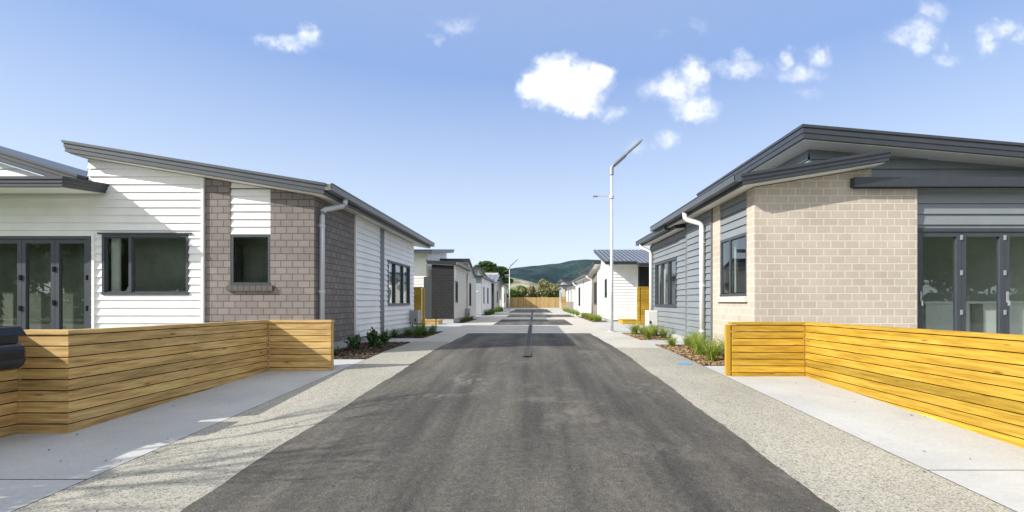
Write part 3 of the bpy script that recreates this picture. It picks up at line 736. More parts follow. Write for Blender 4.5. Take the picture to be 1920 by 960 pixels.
# right 2 : white with ribbed roof
h = house('white weatherboard house with blue grey ribbed roof behind the tall lamp post', (3.6, 21, 0))
r1 = lambda x, y: 2.76 + (y - 20.3) * .243
body(h, 3.6, 4.78, 21, 24.2, .12, lambda x, y: r1(x, y) - .2, ('white', 'white'), [(1.25, 2.05, 1.15, 2.08)], side='L')
slab(h, 3.17, 9.5, 20.3, 24.25, r1, .15, 'charcoal', 'cream', ribs=.2)
r1b = lambda x, y: 2.64 + (y - 19.75) * .22
slab(h, 4.55, 9.5, 19.75, 20.6, r1b, .15, 'charcoal', 'cream', ribs=.2)
trim(h, 'palegrey', 4.80, 5.0, 21.3, 21.35, .12, 2.7, 'recess')
wall(h, 'brickdark', FRONT, (4.9, 21.1), 4.5, .12, 2.66)
trim(h, 'whitetrim', 4.74, 4.80, 20.97, 21.03, .12, 2.6)
r2 = lambda x, y: 3.26 - (y - 23.2) * .12
wall(h, 'white', LEFT, (3.6, 24.2), 1.5, .12, 9, (), (3.05, 2.85), .14)
wall(h, 'brickbrown', LEFT, (3.62, 25.7), 2.3, .12, 2.6, [(.5, 1.6, .8, 2.1)])
window(h, (3.62, 25.7), *LEFT, .5, 1.6, .8, 2.1, (.5,))
slab(h, 3.2, 9.4, 24.28, 28.2, r2, .16, 'charcoal', 'cream')
wall(h, 'white', FRONT, (3.6, 24.3), 5.6, 2.3, 3.5)
downpipe(h, [(3.22, 27.9, 2.55), (3.3, 27.9, 2.42), (3.55, 27.9, 2.3), (3.55, 27.9, .05)], .055, 'pipe')
mb = MB(); mb.box(3.66, 9.3, 21.1, 28, -.05, .12); mb.build('foundation', 'plinth', h)
# right 3 : long plastered
h = house('long plain white plastered house in the middle of the right side', (3.62, 28.2, 0))
r1 = lambda x, y: 2.72 + (x - 3.3) * .1
body(h, 3.64, 9, 28.6, 38.5, .1, lambda x, y: r1(x, y) - .17, ('render', 'render'), [(6.9, 8.4, .6, 2.1)], side='L')
slab(h, 3.3, 9.3, 28.35, 38.9, r1, .16, 'charcoal', 'cream'); gutter(h, 3.31, -1, 28.35, 38.9, 2.71, 'charmid')
trim(h, 'trimdark', 3.61, 3.64, 33.2, 33.3, .8, 2.45, 'flashing')
downpipe(h, [(3.28, 38.2, 2.6), (3.35, 38.2, 2.4), (3.57, 38.2, 2.25), (3.57, 38.2, .05)], .06, 'pipe')
wall(h, 'palegrey', FRONT, (4.0, 31), 4.9, 2.6, 3.3); slab(h, 3.8, 9.2, 30.7, 38.6, lambda x, y: 3.4 + (x - 3.8) * .02, .14, 'charcoal', 'cream')
# right 4 : white gable with brick base
h = house('white gabled house with brown brick base, fourth on the right side', (3.7, 42.5, 0))
wall(h, 'brickbrown', LEFT, (3.66, 42.5), 9, .1, .95); wall(h, 'brickbrown', FRONT, (3.66, 42.5), 5, .1, .95)
r1 = lambda x, y: 2.5 + (x - 3.3) * .42
body(h, 3.7, 6.5, 42.5, 51.5, .1, lambda x, y: r1(x, y) - .16, ('white', 'white'), [(2, 3, .96, 2.1), (5, 6, .96, 2.1)], side='L')
slab(h, 3.3, 6.5, 42.1, 51.8, r1, .16, 'charmid', 'cream')
body(h, 6.5, 9.5, 42.5, 51.5, .1, lambda x, y: 3.6 - (x - 6.5) * .42, ('white', 'white'), side='L')
slab(h, 6.5, 9.8, 42.1, 51.8, lambda x, y: 3.85 - (x - 6.5) * .42, .16, 'charmid', 'cream')
# right 5
h = house('grey house with an open porch and pale post, last on the right side', (3.4, 55, 0))
body(h, 3.6, 8, 57, 64, .1, lambda x, y: 2.7, ('palegrey', 'palegrey'), [(2, 3.2, .8, 2.1)], side='L')
slab(h, 3.2, 8.4, 54.6, 64.4, lambda x, y: 2.95, .2, 'charcoal', 'cream')
body(h, 3.7, 8, 56.5, 63, 2.95, lambda x, y: 3.6, ('palegrey', 'palegrey'), side='L')
slab(h, 3.3, 8.4, 55.8, 63.5, lambda x, y: 3.8, .16, 'charcoal', 'cream')
trim(h, 'beigeboard', 3.35, 3.75, 54.9, 55.3, 0, 2.75, 'porch_post'); trim(h, 'white', 3.4, 5, 54.95, 55.2, 0, 1.0, 'porch_wall')

# ================================================================== timber fences
def board_box(mb, p0, p1, nrm, z0a, z1a, z0b, z1b, f0, f1):
    ln = math.dist(p0, p1); uo = rnd.uniform(0, 50); vo = rnd.uniform(0, 50)
    def P(p, f, z): return (p[0] + nrm[0] * f, p[1] + nrm[1] * f, z)
    uv = []
    pts = []
    for za, zb_ in ((z0a, z0b), (z1a, z1b)):
        pts += [P(p0, f0, za), P(p1, f0, zb_), P(p1, f1, zb_), P(p0, f1, za)]
    h = z1a - z0a
    uv = [(uo, vo), (uo + ln, vo), (uo + ln, vo + .03), (uo, vo + .03), (uo, vo + h), (uo + ln, vo + h), (uo + ln, vo + h + .03), (uo, vo + h + .03)]
    mb.hexa(pts, uv)
def fence_run(parent, mat, p0, p1, t0, t1, half=.05, bh=.0855, gap=.0095, ext0=0, ext1=0, cut0=0, cut1=0):
    """boards on both faces of a run; boards step down from the capping and the last one is cut to the ground"""
    dx, dy = p1[0] - p0[0], p1[1] - p0[1]; ln = math.hypot(dx, dy); d = (dx / ln, dy / ln); n = (-d[1], d[0])
    a = (p0[0] - d[0] * ext0, p0[1] - d[1] * ext0); b = (p1[0] + d[0] * ext1, p1[1] + d[1] * ext1)
    ga, gb = g(a[1]) + .006, g(b[1]) + .006
    mb = MB()
    for sgn in (-1, 1):
        z = 0.036
        while True:
            ta, tb = t0 - z - gap, t1 - z - gap
            ba, bb = ta - bh, tb - bh
            if ta <= ga + .01 and tb <= gb + .01: break
            j = rnd.uniform(-.0012, .0012)
            board_box(mb, a, b, n, ba, ta, bb, tb, sgn * (half - .019) + j, sgn * half + j)
            z += bh + gap
    pn = mb.build('board_panel', mat, parent)
    cb = MB(); board_box(cb, (a[0] - d[0] * .012, a[1] - d[1] * .012), (b[0] + d[0] * .012, b[1] + d[1] * .012), n, t0 - .036, t0, t1 - .036, t1, -half - .012, half + .012)
    cb.build('capping', mat, parent)
    ib = MB(); board_box(ib, (p0[0] + d[0] * cut0, p0[1] + d[1] * cut0), (p1[0] - d[0] * cut1, p1[1] - d[1] * cut1), n, ga - .02, t0 - .037, gb - .02, t1 - .037, -.02, .02); ib.build('gap_shade_core', 'black', parent)  # black core added inside to block light and keep the gaps dark
    return pn
def fence_post(parent, mat, x, y, top, w=.05):
    mb = MB(); mb.box(x - w, x + w, y - w, y + w, g(y) - .02, top); mb.build('post', mat, parent)
Fl = thing('timber_fence', 'weathered brown slatted timber fence in front of the white house', 'fence', (-3.97, 6.8, -.06), 'low slatted timber fences')
fence_run(Fl, 'timber', (-4.02, 3.884), (-4.02, 6.84), .723, .690, ext1=.05)
fence_run(Fl, 'timber', (-3.96, 6.84), (-3.03, 6.84), .690, .690, cut1=.09)
fence_run(Fl, 'timber', (-4.41, 3.93), (-4.0, 3.93), .723, .723, ext1=.029)
fence_run(Fl, 'timber', (-4.46, 2.4), (-4.46, 3.93), .74, .723)
for x, y, t in ((-3.058, 6.84, .65), (-4.02, 5.3, .66), (-4.46, 2.38, .70)): fence_post(Fl, 'timber', x, y, t, .0305)
Fr = thing('timber_fence', 'bright yellow slatted timber fence in front of the beige brick house', 'fence', (3.8, 6.4, -.07), 'low slatted timber fences')
fence_run(Fr, 'timberyellow', (3.84, -.4), (3.84, 6.40), .735, .678, ext1=.05)
fence_run(Fr, 'timberyellow', (2.77, 6.40), (3.78, 6.40), .680, .678, cut0=.09)
for x, y, t in ((2.735, 6.42, .64), (3.84, 4.0, .64), (3.84, 1.5, .65)): fence_post(Fr, 'timberyellow', x, y, t, .03)

# gates between the houses
def gate(x0, x1, y, z1, label, mat, post_x):
    G = thing('timber_gate', label, 'gate', ((x0 + x1) / 2, y, 0))
    mb = MB(); z = .10
    while z < z1 - .03:
        board_box(mb, (x0, y), (x1, y), (0, -1), z, z + .088, z, z + .088, 0, .02); z += .1
    mb.build('board_panel', mat, G)
    mb = MB(); mb.box(x0, x1, y + .003, y + .03, .1, z1 - .05); mb.build('backing_board', mat, G)
    for px in post_x:
        mb = MB(); board_box(mb, (px - .045, y - .03), (px + .045, y - .03), (0, 1), 0, z1 + .02, 0, z1 + .02, 0, .09); mb.build('post', mat, G)
    mb = MB(); mb.box(x0 - .03, x1 + .03, y - .035, y + .05, z1, z1 + .03); mb.build('capping', mat, G)
    return G
gate(-6.0, -4.10, 16.6, 1.45, 'tall timber gate beside the white house on the left', 'timberyellow', (-4.03, -5.2))
gate(3.80, 5.6, 16.2, 1.46, 'tall yellow timber gate beside the white meter box', 'timberyellow', (3.72, 4.7))
gate(3.3, 3.9, 53.5, 1.5, 'small far timber gate before the last house on the right', 'timber', (3.28,))
def step(x0, x1, y0, y1, z1, label, mat):
    s = thing('timber_step', label, 'step', ((x0 + x1) / 2, y0, 0))
    mb = MB(); y = y0
    while y < y1 - .05:
        board_box(mb, (x0, y), (x1, y), (0, 1), z1 - .03, z1, z1 - .03, z1, 0, .09); y += .096
    mb.build('tread', mat, s)
    mb = MB(); board_box(mb, (x0 + .02, y0 + .02), (x1 - .02, y0 + .02), (0, 1), .0, z1 - .031, .0, z1 - .031, 0, .03)
    board_box(mb, (x1 - .05, y0 + .06), (x1 - .05, y1 - .02), (1, 0), .0, z1 - .031, .0, z1 - .031, 0, .03)
    board_box(mb, (x0 + .05, y0 + .06), (x0 + .05, y1 - .02), (1, 0), .0, z1 - .031, .0, z1 - .031, -.03, 0); mb.build('riser', mat, s)
step(-4.6, -3.95, 18.9, 19.8, .19, 'low timber step at the door of the charcoal brick house', 'timber')
step(3.75, 4.45, 19.3, 20.3, .20, 'low timber step in front of the white house with ribbed roof', 'timberyellow')

# meter boxes
def meter(x0, x1, y0, y1, z0, z1, mat, label, fx):
    b = thing('meter_box', label, 'utility box', ((x0 + x1) / 2, y0, 0))
    mb = MB(); mb.box(x0, x1, y0, y1, z0, z1); mb.build('casing', mat, b, bevel=.012)
    mb = MB(); mb.box(x0 + .02, x1 - .02, y0 - .012, y0 - .001, z0 + .03, z1 - .03); d_ = mb.build('door', mat, b, bevel=.004)
    mb = MB(); mb.box(fx - .02, fx + .02, y0 - .03, y0 - .013, z0 + .08, z0 + .17); mb.build('handle', 'black', d_)
    for px in (x0 + .07, x1 - .07):
        mb = MB(); mb.tube([(px, (y0 + y1) / 2, 0), (px, (y0 + y1) / 2, z0)], .018, 8); mb.build('conduit', mat, b)
meter(-4.0, -3.71, 14.55, 14.95, .25, .68, 'metergrey', 'grey utility box at the far end of the white house', -3.78)
meter(3.36, 3.66, 13.4, 13.75, .23, .70, 'meter', 'white utility box on the end of the blue grey weatherboard wall', 3.42)
meter(-3.54, -3.3, 23.4, 23.7, .2, .6, 'metergrey', 'grey utility box on the beige board wall past the charcoal brick', -3.36)

# black letterbox on the fence
lbx = thing('letterbox', 'glossy black box with a lid fixed to the weathered fence at the left edge', 'letterbox', (-4.2, 3.45, .42))
def rounded(mb, x0, x1, y0, y1, z0, z1, r, n=5):
    pts = []
    for cx, cz, a0 in ((x1 - r, z1 - r, 0), (x0 + r, z1 - r, 90), (x0 + r, z0 + r, 180), (x1 - r, z0 + r, 270)):
        for k in range(n + 1):
            a = R(a0 + 90 * k / n); pts.append((cx + r * math.cos(a), cz + r * math.sin(a)))
    m_ = len(pts); i = len(mb.v)
    mb.v += [(p, y0, q) for p, q in pts] + [(p, y1, q) for p, q in pts]
    for k in range(m_): mb.f.append((i + k, i + (k + 1) % m_, i + m_ + (k + 1) % m_, i + m_ + k)); mb.uv += [(0, 0)] * 4
    mb.f.append(tuple(i + k for k in range(m_ - 1, -1, -1))); mb.f.append(tuple(i + m_ + k for k in range(m_))); mb.uv += [(0, 0)] * (2 * m_)
mb = MB(); rounded(mb, -4.405, -4.03, 3.30, 3.62, .43, .655, .085); mb.build('body', 'black', lbx, bevel=.02)
mb = MB(); mb.box(-4.405, -4.08, 3.33, 3.60, .64, .70); mb.build('neck', 'black', lbx)
mb = MB(); mb.hexa([(-4.405, 3.28, .70), (-4.05, 3.28, .70), (-4.05, 3.64, .70), (-4.405, 3.64, .70), (-4.405, 3.30, .765), (-4.08, 3.30, .765), (-4.08, 3.62, .775), (-4.405, 3.62, .775)]); mb.build('lid', 'metergrey' if False else 'black', lbx, bevel=.008)

# ================================================================== street lamps
def lamp(label, x, y, H_):
    s = thing('street_lamp', label, 'street lamp', (x, y, 0), 'street lamps along the lane')
    mb = MB(); mb.tube([(x, y, 0), (x, y, 1.4), (x, y, H_)], [.058, .052, .040], 16)
    p = mb.build('pole', 'steel', s, smooth=True)
    mb = MB(); mb.tube([(x, y, 0), (x, y, .03)], .14, 16)
    for k in range(4):
        a = k * math.pi / 2 + .78; mb.tube([(x + .11 * math.cos(a), y + .11 * math.sin(a), .02), (x + .11 * math.cos(a), y + .11 * math.sin(a), .06)], .014, 6)
    mb.build('base_plate', 'steel', s)
    mb = MB(); mb.tube([(x, y, H_ - .22), (x, y, H_ + .02)], .066, 16); mb.tube([(x, y, H_), (x + .03, y, H_ + .06), (x + .10, y, H_ + .13)], .04, 12); mb.build('bracket', 'alu', s)
    # slanted solar luminaire: flat panel on a slim tray
    d = np.array((.75, 0, .66)); d /= np.linalg.norm(d); nn = np.array((-d[2], 0, d[0])); w = np.array((0, 1.0, 0)); o_ = np.array((x + .06, y, H_ + .07))
    def ob(mb, s0, s1, w0, w1, f0, f1):
        Q = lambda a, b, c: tuple(o_ + d * a + w * b + nn * c)
        mb.hexa([Q(s0, w0, f0), Q(s1, w0, f0), Q(s1, w1, f0), Q(s0, w1, f0), Q(s0, w0, f1), Q(s1, w0, f1), Q(s1, w1, f1), Q(s0, w1, f1)])
    mb = MB(); ob(mb, 0, 1.18, -.17, .17, -.01, .035); ob(mb, .02, .5, -.09, .09, -.05, -.011); hd = mb.build('lamp_head', 'alu', s, bevel=.006)
    mb = MB(); ob(mb, .04, 1.14, -.15, .15, .0355, .042); mb.build('solar_panel', 'led', hd)
    mb = MB(); ob(mb, .6, 1.1, -.12, .12, -.02, -.0105); mb.build('lens', 'led', hd)
    # small sensor arm to the left
    z = H_ - .92
    mb = MB(); mb.tube([(x, y, z - .05), (x, y, z + .05)], .075, 14); mb.tube([(x - .05, y, z - .01), (x - .14, y, z + .04), (x - .5, y, z + .03)], .018, 8); ar = mb.build('arm', 'steel', s)
    mb = MB(); mb.box(x - .60, x - .44, y - .05, y + .05, z - .005, z + .045); mb.build('sensor', 'alu', ar, bevel=.01)
    return s
lamp('tall galvanised lamp post with slanted solar head standing on the right footpath', 2.48, 14.5, 5.22)
lamp('distant lamp post standing at the left kerb near the end fence', -2.68, 50, 4.75)

# ================================================================== paling fence at the end
pf = thing('paling_fence', 'vertical paling timber fence closing the far end of the lane', 'fence', (0, 69.5, 0))
mb = MB(); x = -9.0
while x < 9.5:
    h_ = 1.58 + rnd.uniform(-.015, .015)
    board_box(mb, (x, 69.5), (x + .145, 69.5), (0, 1), 0, h_, 0, h_, 0, .02)
    x += .15
mb2 = MB()   # palings need grain along z: turn the UVs
mb.uv = [(v * 1.0, u) for u, v in mb.uv]
mb.build('palings', 'paling', pf)
mb = MB(); mb.box(-9, 9.5, 69.523, 69.57, .35, .44); mb.box(-9, 9.5, 69.523, 69.57, 1.2, 1.29); mb.build('rail', 'paling', pf)
mb = MB()
for k in range(9): mb.box(-9 + k * 2.3, -8.9 + k * 2.3, 69.571, 69.67, 0, 1.5)
mb.build('post', 'paling', pf)

# ================================================================== plants
def leaf_mesh(pts, sizes, seed, aspect=.55, flat=0.0):
    r = np.random.RandomState(seed); n = len(pts)
    a = r.normal(size=(n, 3)); a[:, 2] *= (1 - flat * .6); a /= np.linalg.norm(a, axis=1)[:, None]
    b = r.normal(size=(n, 3)); b -= (b * a).sum(1)[:, None] * a; b /= np.linalg.norm(b, axis=1)[:, None]
    s = np.asarray(sizes)[:, None]; P = np.asarray(pts)
    v = np.stack([P - a * s, P + b * s * aspect, P + a * s, P - b * s * aspect], 1).reshape(-1, 3)
    mb = MB(); mb.v = [tuple(q) for q in v]; mb.f = [(4 * i, 4 * i + 1, 4 * i + 2, 4 * i + 3) for i in range(n)]; mb.uv = [(0, 0)] * (4 * n)
    return mb
def blob_points(blobs, n, seed, shell=.55):
    r = np.random.RandomState(seed); vol = np.array([b[3] * b[4] * b[5] for b in blobs]) ** .75; vol /= vol.sum()
    out = []
    for b, k in zip(blobs, (vol * n).astype(int)):
        d = r.normal(size=(k, 3)); d /= np.linalg.norm(d, axis=1)[:, None]
        rad = shell + (1 - shell) * r.rand(k) ** .6
        rad *= 1 + .18 * np.sin(d[:, 0] * 7 + b[0]) * np.cos(d[:, 2] * 6 + b[1])
        out.append(np.array(b[:3]) + d * rad[:, None] * np.array(b[3:6]))
    return np.concatenate(out)
def tree(name, label, cat, x, y, blobs, n, size, mat, trunk_h, trunk_r, seed, group=None, aspect=.6, z0=0):
    t = thing(name, label, cat, (x, y, z0), group)
    bl = [(x + b[0], y + b[1], z0 + b[2], b[3], b[4], b[5]) for b in blobs]
    p = blob_points(bl, n, seed); r = np.random.RandomState(seed)
    leaf_mesh(p, size * (.6 + .8 * r.rand(len(p))), seed, aspect).build('crown', mat, t)
    mb = MB(); mb.tube([(x, y, z0 - .1), (x + .02, y, z0 + trunk_h * .6), (x, y, z0 + trunk_h)], [trunk_r, trunk_r * .8, trunk_r * .55], 9)
    for b in bl: 
        q = (b[0], b[1], b[2] - b[5] * .2)
        mb.tube([(x, y, z0 + trunk_h * .75), ((x + q[0]) / 2, (y + q[1]) / 2, (z0 + trunk_h * .75 + q[2]) / 2 + .1), q], [trunk_r * .45, trunk_r * .3, trunk_r * .1], 6)
    mb.build('trunk', 'bark', t, smooth=True)
    return t
# big dark conifer
bl = []
rr = random.Random(3)
for k in range(26):
    a = rr.uniform(0, 6.28); rad = rr.uniform(.2, 3.6); z = 8.6 - .32 * rad - rr.uniform(0, 3.6)
    bl.append((rad * math.cos(a), rad * math.sin(a), z, rr.uniform(.9, 1.5), rr.uniform(.9, 1.5), rr.uniform(.28, .5)))
for k in range(6): bl.append((2.5 + rr.uniform(-.8, 1.6), rr.uniform(-1.5, 1.5), rr.uniform(4.0, 6.6), 1.0, 1.0, .45))
tree('pine_tree', 'dark spreading evergreen tree behind the far houses on the left', 'tree', -8.6, 88, bl, 15000, .20, 'pine', 7.5, .35, 11)
def bush(name, label, x, y, w, h, mat, seed, n=2600, size=.16, cat='bush'):
    rr = random.Random(seed); b = []
    for k in range(11):
        a = rr.uniform(0, 6.28); q = rr.uniform(0, .75)
        b.append((q * w * math.cos(a), q * w * .6 * math.sin(a), h * rr.uniform(.35, .86) - .15 * h * q, w * rr.uniform(.22, .4), w * rr.uniform(.22, .4), h * rr.uniform(.12, .22)))
    return tree(name, label, cat, x, y, b, n, size, mat, h * .5, .1, seed)
bush('bush', 'large olive green bush with pale tips behind the paling fence', 1.6, 75, 2.7, 4.5, 'olive', 21, 5200)
bush('bush', 'smaller olive bush left of the large one behind the paling fence', -1.6, 74, 1.6, 3.5, 'olive', 22)
bush('bush', 'mid green bush behind the far lamp post', -3.6, 73, 1.7, 3.1, 'green', 23)
bush('bush', 'tan dry bush behind the right end of the paling fence', 4.9, 76, 1.6, 4.0, 'tan', 24)
bush('bush', 'dark green bush low behind the right end of the paling fence', 3.9, 78, 1.8, 3.4, 'green', 25)
bush('bush', 'green bush behind the middle of the paling fence beside the tan twigs', -2.4, 80, 2.2, 4.1, 'green', 26)
bush('bush', 'brownish twiggy bush between the two olive bushes', -.2, 76, 1.3, 3.8, 'tan', 27, 1400)
bush('bush', 'broad green bush behind the house roofs at the left end of the paling fence', -7.5, 76, 2.5, 3.8, 'green', 28)

# grass tufts
def tuft_mesh(seed, n, h, spread, mat, name='grass_tuft'):
    r = random.Random(seed); mb = MB()
    for i in range(n):
        a = r.uniform(0, 6.28); lean = r.uniform(.1, 1.0) * spread; hh = h * r.uniform(.55, 1.1); w = r.uniform(.004, .008)
        bx, by = r.uniform(-.05, .05), r.uniform(-.05, .05); pr = None; c, s = math.cos(a), math.sin(a); base = len(mb.v)
        K = 4
        for k in range(K + 1):
            t = k / K; rad = lean * t ** 1.7; z = hh * (t - .35 * (lean / max(spread, .01)) * t ** 3)
            ww = w * (1 - t) + .0008
            mb.v.append((bx + c * rad - s * ww, by + s * rad + c * ww, z)); mb.v.append((bx + c * rad + s * ww, by + s * rad - c * ww, z))
        for k in range(K):
            q = base + 2 * k; mb.f.append((q, q + 1, q + 3, q + 2)); mb.uv += [(0, 0)] * 4
    me = mb.build(name, mat); return me
def place(proto, spots, label, cat, group, first=[0]):
    used = proto.get('used', 0)
    for i, (x, y, sc) in enumerate(spots):
        if not used: o = proto; used = 1; proto['used'] = 1
        else: o = proto.copy(); col.objects.link(o)
        o.location = (x, y, g(y) - .005); o.rotation_euler = (0, 0, rnd.uniform(0, 6.28)); o.scale = (sc, sc, sc * rnd.uniform(.7, 1.1))
        tag(o, label, cat, group)
tl = tuft_mesh(1, 150, .36, .42, 'grassblade'); tl2 = tuft_mesh(2, 130, .34, .40, 'grassblade')
place(tl, [(3.05, 8.35, 1.45), (3.28, 9.2, 1.3), (2.95, 9.75, .9)], 'fuller lime green grass tuft in the bark bed behind the yellow fence end', 'grass tuft', 'grass tufts in the near right bed')
place(tl2, [(2.98, 7.65, 1.2), (3.35, 7.75, 1.45), (3.3, 9.75, 1.0), (3.3, 8.2, 1.1)], 'thin spiky grass tuft in the bark bed behind the yellow fence end', 'grass tuft', 'grass tufts in the near right bed')
place(tl, [(2.95, 11.75, 1.1), (3.1, 12.5, 1.25), (2.95, 13.3, 1.3), (3.4, 11.9, 1.1), (3.4, 12.8, 1.2), (3.25, 13.6, 1.1)], 'lime green grass tuft in the bed below the white meter box', 'grass tuft', 'grass tufts in the far right bed')
place(tl, [(2.95 + .18 * (i % 3), 21.6 + i * .62, 1.15) for i in range(12)], 'lime grass tuft in the strip along the white house beyond the lamp post', 'grass tuft', 'grass tufts along the right row')
place(tl, [(2.95 + .2 * (i % 2), 31 + i * 1.3, 1.3) for i in range(12)], 'far lime grass tuft along the long plastered house', 'grass tuft', 'grass tufts along the right row')
td = tuft_mesh(3, 130, .36, .34, 'darkblade')
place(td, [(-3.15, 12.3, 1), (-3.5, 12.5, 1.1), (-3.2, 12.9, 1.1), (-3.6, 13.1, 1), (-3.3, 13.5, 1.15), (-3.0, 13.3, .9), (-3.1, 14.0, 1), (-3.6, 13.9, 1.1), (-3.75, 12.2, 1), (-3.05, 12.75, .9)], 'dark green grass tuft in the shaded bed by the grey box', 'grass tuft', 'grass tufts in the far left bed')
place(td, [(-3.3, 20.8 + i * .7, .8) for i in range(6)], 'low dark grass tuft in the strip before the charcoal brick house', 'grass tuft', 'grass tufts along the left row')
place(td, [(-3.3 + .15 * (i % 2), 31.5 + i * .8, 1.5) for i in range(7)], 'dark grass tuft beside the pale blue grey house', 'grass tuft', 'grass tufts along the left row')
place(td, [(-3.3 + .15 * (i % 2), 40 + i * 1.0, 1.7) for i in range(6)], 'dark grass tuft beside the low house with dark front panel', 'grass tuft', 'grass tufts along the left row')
# leafy shrubs in the shaded left bed
def shrub_mesh(seed, n, w, h):
    r = np.random.RandomState(seed); pts = []; mb = MB()
    for s in range(11):
        a = r.uniform(0, 6.28); l = r.uniform(.2, 1) * w; top = np.array((l * math.cos(a), l * math.sin(a), h * r.uniform(.55, 1.05)))
        mid = top * np.array((.4, .4, .55)); mb.tube([(0, 0, 0), tuple(mid), tuple(top)], [.006, .005, .002], 5)
        for k in range(n // 11):
            t = r.uniform(.3, 1.05); pts.append(top * np.array((t, t, t)) + r.normal(size=3) * .025)
    return mb, leaf_mesh(np.array(pts), .024 + .022 * r.rand(len(pts)), seed, .5)
def shrub(seed, label):
    s = thing('leafy_shrub', label, 'shrub', (0, 0, 0), 'leafy shrubs in the near left bed')
    a, b = shrub_mesh(seed, 330, .15, .27); a.build('stem', 'bark', s); b.build('foliage', 'leafdark', s); return s
for i, (x, y, sc, lb) in enumerate([(-3.62, 8.15, .85, 'small dark leafy shrub half hidden by the weathered fence end'), (-3.55, 9.05, 1.1, 'round dark leafy shrub before the brick wall in the left bed'),
                                    (-3.42, 9.75, 1.2, 'tallest dark leafy shrub in the middle of the left bed'), (-3.4, 10.35, 1.1, 'dark leafy shrub at the far end of the left bed beside the slab'),
                                    (-3.15, 9.3, .6, 'lowest dark leafy shrub near the footpath edge of the left bed'), (-3.7, 10.45, 1.0, 'dark leafy shrub against the white boards in the left bed')]):
    s = shrub(40 + i, lb); s.location = (x, y, g(y) - .01); s.scale = (sc, sc, sc)
# slim stakes / flax stems by the grey box
mb = MB()
for k, (x, y) in enumerate([(-2.98, 13.9), (-3.05, 14.1)]):
    mb.tube([(x, y, 0), (x + .01, y, .62)], .008, 6); mb.tube([(x + .01, y, .62), (x + .01, y, .72), (x + .01, y, .80)], [.008, .028, .004], 8)
tag(mb.build('flower_stalk', 'mulchdark'), 'thin brown flower stalks standing in the shaded grass bed', 'flower stalk')

# ---- things out of the frame to the left and behind, seen as shadows and reflections
rr = random.Random(5)
t = thing('bare_tree', 'bare branched young tree left of the fence', 'tree', (-7.6, 1.1, -.25))
mb = MB()
def grow(p, d, l, r, lev):
    q = p + d * l; mid = (p + q) / 2 + np.array((rr.uniform(-.05, .05), rr.uniform(-.05, .05), 0))
    mb.tube([tuple(p), tuple(mid), tuple(q)], [r, r * .85, r * .65], 7 if lev < 2 else 5, False)
    if lev >= 4: return
    for k in range(3 if lev else 4):
        e = d + np.array((rr.uniform(-.75, .75), rr.uniform(-.75, .75), rr.uniform(-.1, .45))); e /= np.linalg.norm(e)
        grow(q, e, l * rr.uniform(.6, .8), r * .6, lev + 1)
grow(np.array((-7.6, 1.1, -.25)), np.array((.03, 0, 1.0)), 1.5, .06, 0)
mb.build('trunk', 'bark', t, smooth=True)
sh = [(rr.uniform(-.16, .16) - .12, k * .3 - 2.9, .98 + rr.uniform(-.08, .1), .45, .32, .55) for k in range(14)]
tree('hedge_shrub', 'clipped green shrub left of the fence beside the footpath', 'shrub', -5.15, 1.9, sh, 9000, .05, 'green', .8, .05, 51, z0=-.2)
BT = [(-48, -19, 4.5, 8.5, 'green'), (-41, -17, 4.2, 8, 'olive'), (-35, -20, 4.4, 9, 'pine'), (-29, -18, 4.0, 8, 'green'), (-23, -21, 4.3, 8.8, 'olive'), (-17, -18, 4.0, 8.2, 'green'), (-11, -20, 3.8, 7.6, 'pine'),
      (-52, -28, 6, 11, 'pine'), (-44, -27, 6, 10.5, 'green'), (-36, -29, 6, 11.5, 'green'), (-28, -27, 6, 10.5, 'pine'), (-20, -28, 6, 11, 'green'), (-13, -28, 5, 10, 'green'),
      (19, -28, 6, 10.5, 'green'), (27, -29, 6, 11, 'pine'), (35, -28, 6, 10.5, 'green'), (43, -28, 6, 11, 'pine'), (14, -21, 4.2, 8, 'olive'), (20, -19, 4.2, 8.4, 'green'), (26, -20, 4.2, 8.8, 'pine'), (32, -18, 4.4, 8.2, 'green'), (38, -20, 4.6, 9.2, 'olive'), (45, -18, 4.6, 9, 'green')]
for i, (x, y, w, h, m_) in enumerate(BT):
    kd = {'green': 'mid green', 'olive': 'olive', 'pine': 'dark green'}[m_]; sd_ = 'left' if x < 0 else 'right'
    o = bush('broadleaf_tree', '%s tree in the belt across the street to the %s' % (kd, sd_), x, y, w, h, {'green': 'belt_green', 'olive': 'belt_olive', 'pine': 'belt_dark'}[m_], 60 + i, 5200, .34, 'tree'); o['group'] = '%s trees across the street, %s' % (kd, sd_)
for i, (x0, m_) in enumerate(((-50, 'green'), (-38, 'leafdark'), (-26, 'green'), (12, 'leafdark'), (24, 'green'), (36, 'leafdark'))):
    hb_ = [(k * .9 - 5.5, rr.uniform(-.2, .2), 1.0 + rr.uniform(-.1, .25), .95, .6, .95) for k in range(13)]
    sd_ = 'left' if x0 < 0 else 'right'; kd = 'bright green' if m_ == 'green' else 'dark glossy'
    tree('hedge', '%s hedge under the tree belt across the street to the %s' % (kd, sd_), 'hedge', x0 + 6, -14.6, hb_, 5000, .13, 'belt_green' if m_ == 'green' else 'belt_dark', .8, .05, 90 + i, '%s hedges across the street, %s' % (kd, sd_), z0=-.3)
cbx = thing('utility_cabinet', 'green roadside utility cabinet across the street', 'cabinet', (20, -13.5, -.37))
mb = MB(); mb.box(19.3, 20.9, -14, -13.2, -.37, .95); mb.build('casing', 'cabinet', cbx, bevel=.03)
mb = MB(); mb.box(19.4, 20.05, -13.19, -13.17, -.2, .85); mb.box(20.15, 20.8, -13.19, -13.17, -.2, .85); mb.build('door', 'cabinet', cbx)

